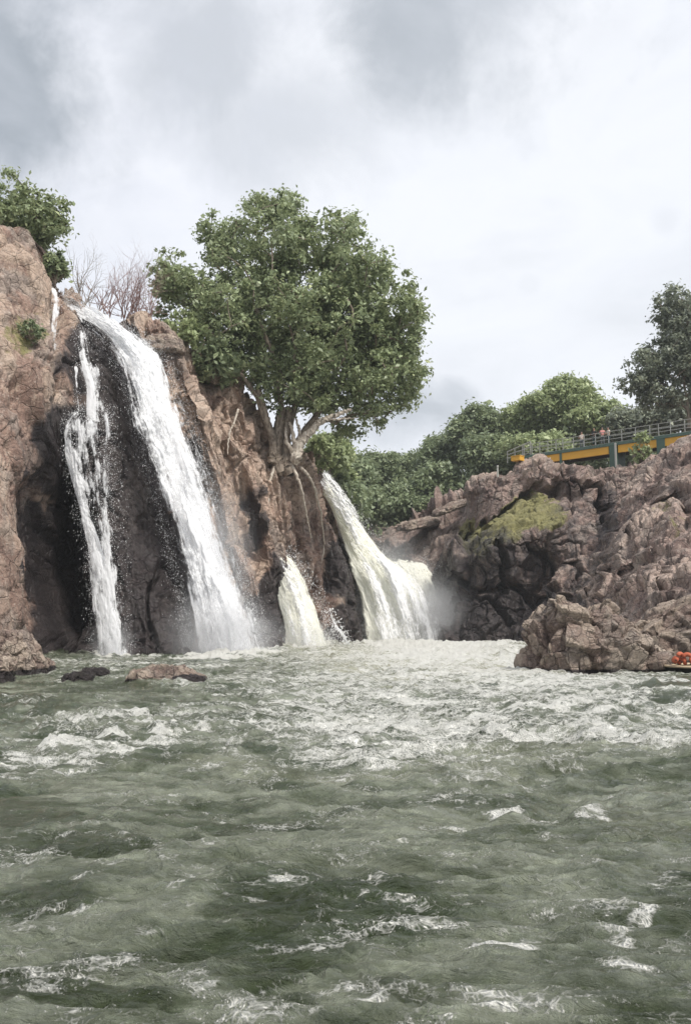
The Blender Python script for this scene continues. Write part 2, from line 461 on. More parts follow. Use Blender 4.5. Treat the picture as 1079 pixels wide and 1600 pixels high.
# left cliff (bottom -> top along each column)
LC = [
 [(-300, 1085, 19), (-280, 930, 22), (-260, 780, 27), (-240, 620, 33), (-215, 470, 39), (-190, 350, 44)],
 [(-120, 1047, 29), (-120, 910, 30), (-110, 760, 32), (-105, 610, 36), (-100, 480, 41), (-90, 350, 45)],
 [(-4, 1034, 35.5), (-2, 900, 36), (0, 760, 37), (2, 620, 39), (5, 500, 43), (0, 372, 47)],
 [(26, 1029, 39), (28, 900, 39), (28, 780, 39.5), (46, 690, 41), (56, 520, 45), (48, 376, 48)],
 [(46, 1026, 43), (44, 900, 46), (44, 780, 47), (86, 675, 45.5), (92, 545, 46.5), (88, 462, 49)],
 [(135, 1022, 48), (120, 900, 50.5), (105, 770, 50.5), (118, 655, 47.5), (122, 560, 48.0), (112, 480, 50)],
 [(200, 1021, 46.5), (185, 900, 48), (175, 780, 49), (165, 650, 49.5), (150, 570, 50), (135, 515, 51)],
 [(290, 1019, 47.5), (268, 900, 49.5), (235, 780, 50.5), (205, 660, 51.5), (190, 590, 52), (172, 530, 53)],
 [(380, 1014, 53), (350, 900, 54), (312, 780, 55), (280, 670, 55.5), (250, 590, 55.5), (200, 530, 56)],
 [(415, 1011, 56), (385, 890, 55), (345, 770, 55), (312, 660, 55), (290, 590, 55.5), (258, 520, 56)],
 [(438, 1008, 61), (402, 890, 59.5), (372, 780, 59), (340, 690, 58.5), (320, 640, 58.5), (300, 565, 59)],
 [(475, 1005, 67), (438, 890, 63), (412, 800, 61.5), (392, 720, 61), (384, 665, 61), (375, 615, 61.5)],
 [(520, 1003, 73), (482, 890, 69), (455, 800, 66.5), (438, 755, 66), (430, 730, 65), (422, 690, 64.5)],
 [(556, 1001, 79), (535, 900, 77), (505, 820, 75), (490, 785, 74), (478, 750, 73), (468, 712, 72)],
 [(575, 1000, 86), (560, 900, 86), (540, 850, 86), (520, 805, 86), (510, 775, 86), (500, 738, 87)],
 [(650, 1000, 94), (640, 930, 94), (620, 895, 95), (590, 855, 97), (560, 822, 99), (540, 780, 101)],
]
def paint_left(px, py, V, ppx, ppy):
    wet = np.maximum.reduce([blob(px, py, 105, 865, 66, 180, .25), blob(px, py, 75, 860, 38, 150, .3), blob(px, py, 130, 720, 70, 90, .3), blob(px, py, 200, 800, 75, 270, .3), blob(px, py, 150, 560, 45, 80, .4),  # cave blobs paint the recess's shade into the colour, along with wet rock
                             blob(px, py, 250, 950, 55, 160, .3), blob(px, py, 300, 820, 25, 160, .5) * .8, blob(px, py, 430, 960, 28, 95, .4),
                             blob(px, py, 545, 930, 32, 130, .35), blob(px, py, 400, 820, 14, 60, .5) * .7, blob(px, py, 520, 810, 20, 60, .5) * .6,
                             blob(px, py, 30, 720, 25, 60, .6) * .45, (1 - sstep(V[:, 2], .1, 1.2)) * .9, blob(px, py, 170, 700, 60, 120, .4), blob(px, py, 150, 490, 25, 20, .5)])
    wet = np.where(px < 38, wet * .5, wet)
    moss = np.maximum.reduce([blob(px, py, 45, 520, 40, 40, .5) * .55, blob(px, py, 110, 820, 40, 100, .5) * .4, blob(px, py, 70, 480, 30, 30, .5) * .4,
                              blob(px, py, 550, 940, 25, 90, .5) * .45, blob(px, py, 430, 940, 20, 60, .5) * .4, blob(px, py, 300, 650, 40, 80, .5) * .2])
    smooth = blob(ppx, ppy, 235, 780, 70, 260, .3)
    push = np.zeros_like(V)
    cave = blob(ppx, ppy, 88, 860, 46, 150, .3)
    push[:, 1] += cave * 5.0
    nose = blob(ppx, ppy, 88, 610, 36, 75, .5)
    push[:, 1] -= nose * 1.2
    # flutes down the brown columns
    fl = .75 * np.maximum(sstep(ppx, 255, 300), .35 * sstep(ppx, 120, 160)) * (1 - sstep(ppx, 560, 600))
    lean = V[:, 0] * 1.0 - V[:, 2] * -.30
    r = fbm(V3(lean * .75, V[:, 1] * .4, V[:, 2] * .11), 4, 91, .55, ridged=True)
    push[:, 1] -= (r - .5) * 3.6 * fl
    push[:, 0] += (r - .5) * 1.5 * fl
    lw = 1 - sstep(ppx, 60, 120)
    return {'wet': wet, 'moss': moss, 'rough': 1 - .25 * smooth - .5 * lw, 'bigk': 1 - .6 * smooth - .25 * lw, 'push': push,
            'tan': .28 * blob(px, py, 350, 720, 130, 200, .4)}
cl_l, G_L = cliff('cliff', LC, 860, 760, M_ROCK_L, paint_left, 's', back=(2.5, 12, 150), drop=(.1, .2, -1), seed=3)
tag(cl_l, kind='structure')

# far gorge rocks behind the right-hand fall
MC = [
 [(480, 1000, 112), (490, 900, 112), (500, 830, 114), (500, 800, 118)],
 [(570, 1000, 108), (570, 910, 108), (575, 860, 110), (575, 826, 114)],
 [(620, 1000, 104), (620, 925, 104), (620, 868, 107), (622, 826, 112)],
 [(660, 1000, 100), (655, 935, 100), (655, 865, 104), (665, 800, 111)],
 [(700, 1000, 97), (700, 940, 97), (700, 860, 101), (705, 785, 109)],
 [(745, 1000, 96), (745, 920, 96), (745, 850, 101), (740, 770, 110)],
 [(820, 1000, 96), (820, 900, 97), (820, 830, 102), (820, 760, 112)],
 [(1000, 1000, 96), (1000, 900, 97), (1000, 830, 102), (1000, 740, 112)],
]
def paint_mid(px, py, V, ppx, ppy):
    return {'wet': np.maximum(blob(px, py, 600, 870, 40, 30, .5) * .7, blob(px, py, 690, 960, 90, 50, .5) * .8), 'moss': V[:, 0] * 0, 'bigk': .35 + .5 * sstep(ppy, 830, 900), 'rough': .8}
gorge, _ = cliff('cliff', MC, 360, 260, M_ROCK_R, paint_mid, 's', back=(3, 30, 260), drop=(.3, 1.5, 14), seed=33, k=1.25, strata=.55)
tag(gorge, kind='structure')

# right cliff
RC = [
 [(668, 1002, 92), (676, 940, 93), (682, 905, 93), (690, 868, 93), (715, 835, 94), (728, 775, 96), (738, 752, 98)],
 [(676, 1002, 81), (690, 940, 82.5), (694, 890, 84), (704, 856, 84), (733, 828, 88), (734, 770, 90), (742, 748, 91)],
 [(740, 1003, 76), (742, 950, 77), (738, 900, 78), (738, 856, 77.5), (768, 806, 84), (774, 755, 86), (785, 738, 88)],
 [(800, 1004, 75), (800, 950, 76), (797, 890, 76.5), (805, 836, 76), (828, 784, 82), (828, 742, 84), (830, 718, 86)],
 [(868, 1008, 66), (865, 950, 72), (860, 885, 74.5), (868, 815, 75), (885, 770, 80), (885, 743, 80), (885, 726, 82)],
 [(925, 1016, 52), (928, 950, 62), (925, 885, 70), (935, 815, 74), (945, 772, 77), (945, 750, 78), (945, 732, 80)],
 [(972, 1030, 41), (972, 940, 51), (975, 870, 60), (985, 800, 68), (998, 762, 73), (1000, 742, 75), (1005, 722, 77)],
 [(1035, 1042, 34), (1020, 950, 41), (1028, 880, 50), (1045, 800, 60), (1055, 745, 67), (1060, 704, 71), (1065, 678, 74.5)],
 [(1120, 1048, 30), (1110, 950, 36), (1115, 860, 45), (1120, 780, 55), (1130, 725, 63), (1135, 690, 69), (1140, 662, 74)],
 [(1320, 1062, 25), (1310, 950, 31), (1310, 850, 39), (1310, 770, 48), (1310, 710, 57), (1310, 670, 64), (1310, 640, 70)],
]
def paint_right(px, py, V, ppx, ppy):
    wet = np.maximum.reduce([blob(px, py, 800, 975, 150, 60, .4) * .95, blob(px, py, 780, 880, 110, 60, .5) * .62, blob(px, py, 700, 930, 40, 80, .5) * .8,
                             blob(px, py, 905, 860, 90, 90, .5) * .50, blob(px, py, 1060, 1000, 60, 60, .5) * .75, blob(px, py, 950, 800, 20, 50, .5) * .6, blob(px, py, 1010, 905, 60, 40, .6) * .35,  # dark patches over the crevice and blocks as well as wet rock
                             (1 - sstep(V[:, 2], .1, .7)) * .9])
    moss = np.maximum.reduce([blob(px, py, 765, 832, 52, 26, .4), blob(px, py, 825, 800, 60, 28, .4) * .95, blob(px, py, 742, 855, 34, 26, .5) * .7, blob(px, py, 860, 775, 40, 12, .5) * .55,
                              blob(px, py, 1040, 805, 25, 15, .5) * .5, blob(px, py, 985, 720, 20, 20, .5) * .4])
    slab = blob(ppx, ppy, 810, 802, 110, 40, .4)
    push = np.zeros_like(V)
    def crev(pts, wd, dep):
        m = np.full(len(V), 1e9)
        for (x0, y0), (x1, y1) in zip(pts[:-1], pts[1:]):
            tt = np.clip(((px - x0) * (x1 - x0) + (py - y0) * (y1 - y0)) / ((x1 - x0) ** 2 + (y1 - y0) ** 2), 0, 1)
            m = np.minimum(m, np.hypot(px - x0 - tt * (x1 - x0), py - y0 - tt * (y1 - y0)))
        push[:, 1] += dep * (1 - sstep(m, wd * .3, wd))
        return (1 - sstep(m, wd * .4, wd * 1.3))
    cr1 = crev([(724, 838), (765, 806), (815, 778), (870, 760)], 9, 2.4)
    crev([(945, 770), (955, 820), (950, 870), (965, 900)], 12, 2.6)
    crev([(775, 850), (800, 880), (795, 930)], 9, 1.8)
    crev([(690, 905), (760, 915), (850, 925), (930, 930)], 8, 1.6)
    crev([(1000, 850), (1040, 900), (1075, 960)], 10, 2.2)
    crev([(880, 715), (900, 750), (940, 760)], 8, 1.5)
    crev([(1010, 780), (1060, 770), (1090, 800)], 9, 2.0)
    crev([(840, 850), (870, 880), (905, 885)], 8, 1.6)
    return {'wet': wet, 'moss': moss, 'rough': 1 - .5 * slab, 'bigk': (1 - .65 * slab) * (1 - .6 * (1 - sstep(ppy, 720, 790))), 'push': push}
cl_r, G_R = cliff('cliff', RC, 680, 720, M_ROCK_R, paint_right, 's', back=(3, 20, 160), drop=(-.3, .3, 4), seed=71, k=.95, strata=.8)
tag(cl_r, kind='structure')

# river bed / ground far beyond everything
gv = np.array([(-1500, -200, -3), (1500, -200, -3), (1500, 2500, -3), (-1500, 2500, -3)], float)
tag(mesh('ground', gv, np.array([[0, 1, 2, 3]]), simple('river_bed', (.06, .07, .04), .9)), kind='structure')

# ------------------------------------------------------------------ boulders
def boulder(name, px, py, D, w_, h_, d_, label, material=M_ROCK_B, seed=5, group=None, wetline=.25, n=170, k=1.0, shape=None, moss=0.0, sink=.3, rough=1.0):
    """base centre at (px,py) on the water, w/h/d in metres"""
    c = at(px, py, D); c[2] = 0
    u = np.linspace(0, 2 * np.pi, n * 2); v = np.linspace(.0005, np.pi - .0005, n)
    U, Vv = np.meshgrid(u, v, indexing='ij')
    S = np.stack([np.sin(Vv) * np.cos(U), np.sin(Vv) * np.sin(U), np.cos(Vv)], -1).reshape(-1, 3)
    pw = .62
    Q = np.sign(S) * np.abs(S) ** pw
    Q = Q / np.maximum(.0001, (np.abs(Q) ** 3).sum(1, keepdims=True) ** (1 / 3))
    if shape is not None:
        Q[:, 2] = np.where(Q[:, 2] > 0, Q[:, 2] * shape(Q[:, 0], Q[:, 1]), Q[:, 2])
    P0 = Q * np.array([w_ / 2, d_ / 2, h_])
    P0[:, 2] = np.where(P0[:, 2] < 0, P0[:, 2] * sink, P0[:, 2])
    Pw = P0 + c + seed * 3.7
    s = (w_ * h_ * d_) ** (1 / 3)
    b, h2 = blocky(Pw, s * .38, s * .10 * k, s * .12 * k, s * .05 * k, seed, (1, 1, .8))
    b2, h3 = blocky(Pw, s * .15, s * .045 * k, s * .05 * k, s * .02 * k, seed + 4)
    fn = (fbm(Pw / (s * .12), 4, seed + 8) - .5) * s * .04 * rough
    N = P0 / np.array([w_ / 2, d_ / 2, h_]) ** 2; N /= np.linalg.norm(N, axis=1, keepdims=True) + 1e-9
    off = (b + b2 + fn)
    # weld seam: same position at both ends
    P1 = P0 + N * off[:, None]
    g = P1.reshape(n * 2, n, 3); g[-1] = g[0]; P1 = g.reshape(-1, 3)
    zc = P1[:, 2]
    wet = (1 - sstep(zc, wetline * .4, wetline * 1.3)) * .95 if wetline > 0 else zc * 0
    col = np.stack([wet, moss * sstep(P1[:, 2], h_ * .3, h_ * .8) + 0 * wet, .5 * h2 + .5 * h3], 1)
    o = mesh(name, P1, gridfaces(n * 2, n), material, cols=col)
    o.location = tuple(c)
    tag(o, label, 'rock', group); return o

boulder('boulder', 925, 1047, 29.6, 4.3, 2.15, 3.4, 'big craggy pink and tan boulder at the water edge below the right cliff', seed=12, n=260,
        shape=lambda x, y: .90 + .25 * np.exp(-((x + .62) / .28) ** 2) - .45 * sstep(x, .1, 1.0), wetline=.12, k=1.25)
boulder('boulder', 1035, 1035, 33, 3.2, 2.5, 3.4, 'purple brown blocky rock rising behind the boat', M_ROCK_B, seed=17, n=170,
        shape=lambda x, y: .8 + .3 * x, wetline=.2, k=1.3)
boulder('boulder', 262, 1064, 23.6, 2.0, .40, 1.3, 'low flat topped tan rock alone in the water before the left falls', seed=21,
        shape=lambda x, y: 1.0 - .35 * sstep(x, .2, 1), wetline=.14, k=.8, moss=.2)
boulder('boulder', 296, 1066, 23.0, .9, .20, .7, 'small black wet rock at the right end of the low flat tan rock', seed=22, wetline=.6, n=80)
boulder('boulder', 122, 1062, 24.2, .85, .22, .6, 'small dark mossy rock just above the water left of the flat tan rock', seed=25, wetline=.5, n=80, moss=.5)
boulder('boulder', 150, 1050, 27.5, .8, .18, .6, 'small dark rock behind the low flat tan rock, nearer the falls', seed=26, wetline=.5, n=80)
boulder('boulder', 22, 1052, 27.5, 1.75, 1.35, 1.8, 'smooth rounded tan boulder at the foot of the left cliff', seed=28, wetline=.2, k=.75, rough=.3,
        shape=lambda x, y: 1 - .6 * sstep(x, .1, 1))
boulder('boulder', -12, 1063, 24.5, 1.1, .75, 1.2, 'brown boulder at the left edge of the frame, in front of the rounded tan one', seed=29, wetline=.3)
boulder('boulder', 62, 1052, 28.5, .9, .42, .9, 'small greenish boulder right of the rounded tan one', seed=31, wetline=.25, n=90, moss=.4)
o = boulder('boulder', 262, 560, 56.0, 2.6, 1.0, 2.0, 'rounded tan boulder perched on the cliff top right of the main waterfall', seed=41, wetline=-3, k=.5, rough=.3, n=110)
o.location = tuple(at(256, 548, 55.5))
o = boulder('boulder', 660, 800, 104.0, 5.2, .9, 3.5, 'pale flat slab of rock lying on the far gorge side', seed=43, wetline=-3, k=.6, n=110)
o.location = tuple(at(655, 822, 106)); o.rotation_euler = (.1, -.2, .2)
o = boulder('boulder', 705, 790, 104.0, 4.6, .7, 3.0, 'tilted pale slab of rock high in the gorge beside the right cliff', seed=44, wetline=-3, k=.6, n=110)
o.location = tuple(at(704, 796, 103)); o.rotation_euler = (.1, -.38, .1)

# ------------------------------------------------------------------ river surface
def wave(V, lo=False):
    x, y = V[:, 0], V[:, 1]
    z0 = np.zeros_like(x)
    wx = (fbm(V3(x / 3.1, y / 3.1, z0), 3, 5) - .5) * 2.4; wy = (fbm(V3(x / 3.1, y / 3.1, z0 + 7), 3, 6) - .5) * 2.4
    far = sstep(y, 5, 14)
    h = (fbm(V3((x + wx) / 4.5, (y + wy) / 2.1, z0), 2, 11) - .5) * (.16 + .20 * far)
    h += (fbm(V3((x + wx) / 1.5, (y + wy) / .62, z0 + 3), 3, 12, .5, ridged=True) - .6) * (.12 + .18 * far)
    h += (fbm(V3((x + wx * .5) / .42, (y + wy * .5) / .19, z0 + 3), 3, 13, .55, ridged=True) - .6) * (.105 + .06 * far)
    h += (fbm(V3((x + wx * .5) / .13, (y + wy * .5) / .075, z0 + 9), 2, 15, .55) - .5) * (.040 + .015 * far)
    return h

nc = 900
uu = np.linspace(-1, 1, nc); uu = .46 * uu + .34 * uu ** 7
invd = np.linspace(1 / 2.5, 1 / 125, 1080)
Ds = list(1 / invd); pre = [-40, -20, -8, -2, 0, 1.2, 1.9]; wf = [60, 40, 20, 12, 9, 6, 4]
rows = np.array(pre + Ds); wid = np.array(wf + Ds)
X = uu[:, None] * wid[None, :] + 16 * np.linspace(-1, 1, nc)[:, None] ** 15; Y = np.repeat(rows[None, :], nc, 0)
WV = np.stack([X, Y, X * 0], -1).reshape(-1, 3)
px, py = proj(WV); px = np.where(WV[:, 1] < 2, -9999, px)
jx = (fbm(WV / 1.8, 4, 101) - .5); jy = (fbm(WV / 1.8, 4, 102) - .5)
sc_ = np.clip(2100 / np.maximum(WV[:, 1], 2) / 60, .3, 8)
qx = px + jx * 130 * np.clip(sc_, .3, 3); qy = py + jy * 45 * np.clip(sc_, .15, 3)
FB = [(690, 1008, 150, 9, 1.15), (640, 1006, 110, 9, 1.1), (690, 1024, 160, 16, .98), (800, 1022, 60, 14, .95), (700, 1050, 170, 20, .92), (840, 1076, 150, 16, .9), (740, 1085, 100, 14, .9), (590, 1035, 120, 14, .8), (900, 1100, 140, 14, .8),
      (340, 1017, 90, 8, 1.2), (175, 1022, 45, 5, 1.1), (460, 1009, 70, 8, 1.2), (250, 1020, 60, 4, .8), (520, 1022, 80, 8, .8),
      (115, 1142, 60, 20, 1.02), (235, 1157, 80, 11, .98), (30, 1162, 60, 12, .8), (30, 1112, 60, 6, .66), (270, 1108, 190, 5, .74), (320, 1130, 110, 9, .55), (400, 1135, 50, 8, .8), (60, 1130, 90, 14, .6),
      (930, 1158, 170, 13, .98), (800, 1150, 50, 16, .95), (870, 1115, 60, 12, .85), (950, 1128, 70, 13, .9), (1060, 1166, 70, 13, .95), (720, 1145, 60, 9, .7), (1010, 1090, 80, 8, .5),
      (600, 1145, 130, 30, .55), (620, 1165, 60, 8, .75), (600, 1070, 200, 25, .55), (470, 1052, 120, 14, .55), (420, 1060, 90, 10, .5), (560, 1105, 120, 12, .52), (950, 1062, 120, 9, .62), (880, 1055, 60, 5, .8),
      (370, 1207, 42, 9, .66), (450, 1207, 30, 7, .62), (850, 1243, 65, 10, .9), (980, 1275, 45, 11, .82), (900, 1260, 50, 7, .75), (680, 1225, 50, 10, .62), (50, 1210, 60, 6, .58), (800, 1200, 120, 10, .5),
      (510, 1387, 60, 12, .70), (610, 1395, 120, 14, .60), (340, 1350, 45, 11, .66), (60, 1385, 70, 8, .6), (220, 1350, 70, 6, .70), (40, 1460, 50, 9, .66), (130, 1440, 55, 8, .68),
      (505, 1475, 22, 8, .95), (800, 1487, 80, 8, .82), (900, 1466, 26, 11, .92), (1020, 1497, 80, 9, .84), (320, 1425, 40, 16, .55), (240, 1410, 25, 7, .8), (560, 1580, 45, 8, .72), (1060, 1385, 40, 8, .7),
      (300, 1300, 160, 12, .48), (700, 1330, 200, 20, .48), (930, 1330, 100, 20, .5), (1050, 1440, 60, 12, .6), (760, 1420, 120, 16, .5)]
foam = .45 + (1 - sstep(py, 1190, 1240)) * .085 + .20 * blob(qx, qy, 800, 1085, 420, 95, .45) * sstep(py, 990, 1010)
fn1 = sstep(fbm(V3(WV[:, 0] / 1.1, WV[:, 1] / .35, WV[:, 2]), 6, 171, .65, ridged=True), .35, .85)
for (cx, cy, rx, ry, s) in FB:
    foam = np.maximum(foam, (s if s > .97 and cy < 1040 else s * (.5 + .6 * fn1)) * blob(qx, qy, cx, cy, rx, ry, .7))
foam = np.clip(foam, 0, 1.1) + (fbm(V3(WV[:, 0] / 5, WV[:, 1] / 2.4, WV[:, 2]), 3, 130) - .5) * .25 * (foam < .8)
foam = np.where(WV[:, 1] < 2, .3, foam)
calm = np.maximum.reduce([blob(qx, qy, 60, 1262, 110, 30, .5), blob(qx, qy, 150, 1085, 160, 16, .5), blob(qx, qy, 40, 1065, 90, 12, .5), blob(qx, qy, 1060, 1065, 60, 10, .5), blob(qx, qy, 60, 1245, 260, 22, .5)])
foam = foam * (1 - .55 * calm)
crest = np.zeros(len(WV))
for (cx, cy, rx, ry, s) in ((115, 1140, 50, 8, .16), (235, 1156, 80, 6, .16), (930, 1156, 170, 9, .13), (800, 1148, 46, 10, .18), (870, 1114, 60, 8, .14), (950, 1124, 70, 8, .16), (1060, 1163, 70, 8, .14),
                            (850, 1243, 60, 7, .09), (980, 1273, 40, 8, .10), (690, 1006, 150, 6, .1), (340, 1016, 80, 7, .2), (460, 1008, 60, 6, .2), (800, 1010, 40, 6, .15)):
    crest += s * blob(qx, qy, cx, cy, rx, ry, .8)
crest *= .1 + 1.0 * fbm(WV / .45, 5, 140, .65, ridged=True)
hz = wave(WV)
hz = hz * (1 + .5 * sstep(WV[:, 1], 30, 60)) * (1 - .5 * calm)
WV[:, 2] = hz + crest - .03
silt = np.maximum.reduce([blob(qx, qy, 690, 1030, 200, 30, .6), blob(qx, qy, 450, 1010, 80, 10, .6), blob(qx, qy, 480, 1200, 330, 22, .6) * .22, blob(qx, qy, 860, 1180, 260, 22, .6) * .25, blob(qx, qy, 1040, 1290, 90, 25, .6) * .22, blob(qx, qy, 100, 1240, 200, 20, .6) * .08,
                          blob(qx, qy, 600, 1290, 700, 120, .7) * .07, np.full(len(WV), .03)])
silt = np.where(WV[:, 1] < 2, .03, silt)
dark_patch = np.maximum.reduce([blob(qx, qy, 50, 1265, 130, 32, .6), blob(qx, qy, 470, 1425, 130, 26, .6), blob(qx, qy, 20, 1420, 90, 25, .6), blob(qx, qy, 440, 1510, 120, 30, .6) * .8, blob(qx, qy, 120, 1330, 160, 18, .6) * .7,  # patches where the water is coloured a darker green
                          blob(qx, qy, 100, 1560, 140, 30, .6) * .8, blob(qx, qy, 150, 1080, 170, 10, .6) * .8, blob(qx, qy, 40, 1100, 90, 7, .6), blob(qx, qy, 1050, 1070, 70, 10, .6), blob(qx, qy, 640, 1570, 90, 25, .6) * .6, blob(qx, qy, 480, 1300, 150, 10, .6) * .7])
wat = mesh('water', WV, gridfaces(nc, len(rows)), M_WATER, smooth=True, cols=np.stack([foam, silt, dark_patch], 1))
tag(wat, kind='structure')

# ------------------------------------------------------------------ waterfalls
rng = np.random.default_rng(7)
def drops(name, P, size, parent, seed=0):
    """many small tumbling water drops"""
    r = np.random.default_rng(seed)
    n = len(P)
    T = np.array([(1, 1, 1), (-1, -1, 1), (-1, 1, -1), (1, -1, -1)], float) * .6
    ax = r.normal(size=(n, 3)); ax /= np.linalg.norm(ax, axis=1, keepdims=True); an = r.uniform(0, 6.28, n)
    K = np.zeros((n, 3, 3)); K[:, 0, 1] = -ax[:, 2]; K[:, 0, 2] = ax[:, 1]; K[:, 1, 0] = ax[:, 2]; K[:, 1, 2] = -ax[:, 0]; K[:, 2, 0] = -ax[:, 1]; K[:, 2, 1] = ax[:, 0]
    R = np.eye(3) + np.sin(an)[:, None, None] * K + (1 - np.cos(an))[:, None, None] * (K @ K)
    s = size * np.exp(r.normal(0, .35, n))
    V = np.einsum('nij,kj->nki', R, T) * s[:, None, None]
    V[:, :, 2] *= 1.6
    V = V + P[:, None, :]
    Fc = np.array([(0, 1, 2), (0, 3, 1), (0, 2, 3), (1, 3, 2)])
    Fa = (np.arange(n)[:, None, None] * 4 + Fc).reshape(-1, 3)
    o = mesh(name, V.reshape(-1, 3), Fa, M_DROP, parent); o['kind'] = 'stuff'
    return o


def sheet(name, L, R, nu, nv, material, parent, bulge=.6, cover=None, rough=.35, seed=0, off=0.0, foldk=1.0, origin=None):
    """falling sheet between a left and a right edge, top to bottom; bulges towards the viewer"""
    Lw = np.array([at(*p) for p in L]); Rw = np.array([at(*p) for p in R])
    Lw[:, 2] = np.maximum(Lw[:, 2], -.3); Rw[:, 2] = np.maximum(Rw[:, 2], -.3)
    Lf = cr(Lw, nv); Rf = cr(Rw, nv)
    s = np.linspace(0, 1, nu)[:, None, None]
    G = Lf[None] * (1 - s) + Rf[None] * s
    mid = 4 * s[..., 0] * (1 - s[..., 0])
    wid = np.linalg.norm(Rf - Lf, axis=1)[None, :]
    G[..., 1] -= bulge * mid * np.minimum(1, wid / 3) + off
    seg = np.r_[0, np.cumsum(np.linalg.norm(np.diff(Lf, axis=0), axis=1))]
    U = (s[..., 0] - .5) * wid; Vv = np.repeat(seg[None, :], nu, 0)
    f = G.reshape(-1, 3); u = U.ravel(); v = Vv.ravel(); e = np.repeat(np.linspace(0, 1, nu)[:, None], nv, 1).ravel()
    tt = np.repeat(np.linspace(0, 1, nv)[None, :], nu, 0).ravel()
    d1 = fbm(V3(u * 1.1, v * .22, u * 0 + seed), 4, seed + 5) - .5
    d2 = fbm(V3(u * 4.0, v * 1.3, u * 0 + seed), 4, seed + 6) - .5
    d3 = fbm(V3(u * 11.0, v * 5, u * 0 + seed), 3, seed + 8) - .5
    sm_ = 1 - .6 * sstep(tt, .15, .8)
    d = (d1 * 1.2 + (d2 * .45 + d3 * .3) * sm_) * rough
    f[:, 1] -= d * foldk; f[:, 0] += d2 * .25 * rough
    cov = cover(e, tt, u, v, d1, d2)
    col = np.stack([np.clip(cov, 0, 1.6), u, v], 1)
    o = mesh(name, f if origin is None else f - origin, gridfaces(nu, nv), material, parent, smooth=True, cols=col)
    return o, f, cov, e, tt


def pick(f, wgt, n, r, jitter):
    p = np.clip(wgt, 0, None); p = p / p.sum()
    i = r.choice(len(f), n, p=p)
    return f[i] + r.normal(size=(n, 3)) * jitter

# main fall
org = at(330, 1018, 50); org[2] = 0
T = empty('waterfall', org, 'tallest wide white waterfall pouring down the left cliff from its notch', 'waterfall')
Lm = [(96, 470, 51.5), (104, 484, 50.5), (142, 520, 49.7), (178, 565, 49.2), (198, 620, 48.9), (218, 700, 48.6), (246, 800, 48.1), (272, 900, 47.6), (288, 970, 47.2), (294, 1024, 46.9)]
Rm = [(114, 466, 52), (128, 476, 51.8), (212, 520, 53), (264, 565, 53.2), (288, 630, 53), (318, 710, 52.8), (350, 800, 52.4), (380, 885, 51.8), (402, 960, 51), (418, 1022, 50.2)]
edge = lambda e, a, b: sstep(e, 0, a) * (1 - sstep(e, 1 - b, 1))
def cov_main(e, t, u, v, d1, d2): return 1.12 * edge(e, .5, .4 + .25 * t) ** .9 + .22 * sstep(t, .55, 1) * edge(e, .25, .25) + .5 * d2 + .3 * (1 - sstep(t, 0, .08)) + 1.3 * (d2 * .5 + d1) * (1 - .6 * sstep(t, .1, .6))
o1, f1, c1, e1, t1 = sheet('water_sheet', Lm, Rm, 160, 460, M_FALL_W, T, .5, cov_main, .5, 3, 0, origin=org)
def cov_veil(e, t, u, v, d1, d2): return (.60 + .12 * sstep(t, .5, 1)) * edge(e, .35, .45) + .9 * d1
Lv = [(x - 7 - 12 * i / 9, y, d) for i, (x, y, d) in enumerate(Lm)]; Rv = [(x + 8 + 30 * i / 9, y + 2, d) for i, (x, y, d) in enumerate(Rm)]
sheet('outer_veil', Lv, Rv, 160, 460, M_VEIL, T, .9, cov_veil, .8, 13, .55, origin=org)
sheet('outer_veil', Lv, Rv, 160, 460, M_VEIL, T, .9, cov_veil, 1.1, 23, 1.1, origin=org)
r = np.random.default_rng(1)
Pd = np.concatenate([pick(f1, (e1 > .86) * (t1 > .12) * (.4 + t1), 7000, r, (.3, .5, .4)),
                     pick(f1, (e1 < .06) * (t1 > .2) * (.3 + t1), 2600, r, (.2, .4, .3)),
                     pick(f1, (t1 > .05) * (t1 < .45), 2500, r, (.3, .4, .3)) - np.array([0, .9, 0]),
                     pick(f1, (t1 > .85) * 1.0, 2500, r, (.8, .9, .8))])
drops('spray', Pd - org, .011, T, 1)

# left broken fall: several strands down dark rock
org = at(170, 1022, 46.3); org[2] = 0
T = empty('waterfall', org, 'thin broken white waterfall splitting over black rock at the left', 'waterfall')
def strand(L, R, cv, seed, nu=60, nv=400, m=M_VEIL, off=.0, rough=.35, bulge=.25):
    return sheet('strand', L, R, nu, nv, m, T, bulge, cv, rough, seed, off, origin=org)
cs = lambda k, a=.45, b=.45: (lambda e, t, u, v, d1, d2: ((.33 + k * .62) * edge(e, a, b) + 1.5 * d1 + .8 * d2 - .02) * sstep(t, 0, .12))
S = []
S.append(strand([(84, 455, 48.5), (90, 480, 47.6), (86, 520, 47.1), (90, 555, 46.8)], [(98, 460, 48.5), (104, 485, 47.6), (102, 522, 47.1), (100, 556, 46.8)], cs(.25), 41, 40, 160, off=.9))
S.append(strand([(104, 484, 50.2), (116, 515, 48.8), (122, 560, 48), (128, 610, 47.6), (126, 660, 47.2)], [(132, 490, 50.2), (150, 520, 48.8), (164, 570, 48), (176, 615, 47.6), (184, 668, 47.2)], cs(.8), 42, 60, 260, off=.8))
S.append(strand([(122, 575, 47.6), (124, 620, 47), (126, 655, 46.6)], [(132, 578, 47.6), (134, 622, 47), (138, 656, 46.6)], cs(.4), 43, 30, 140, off=.9))
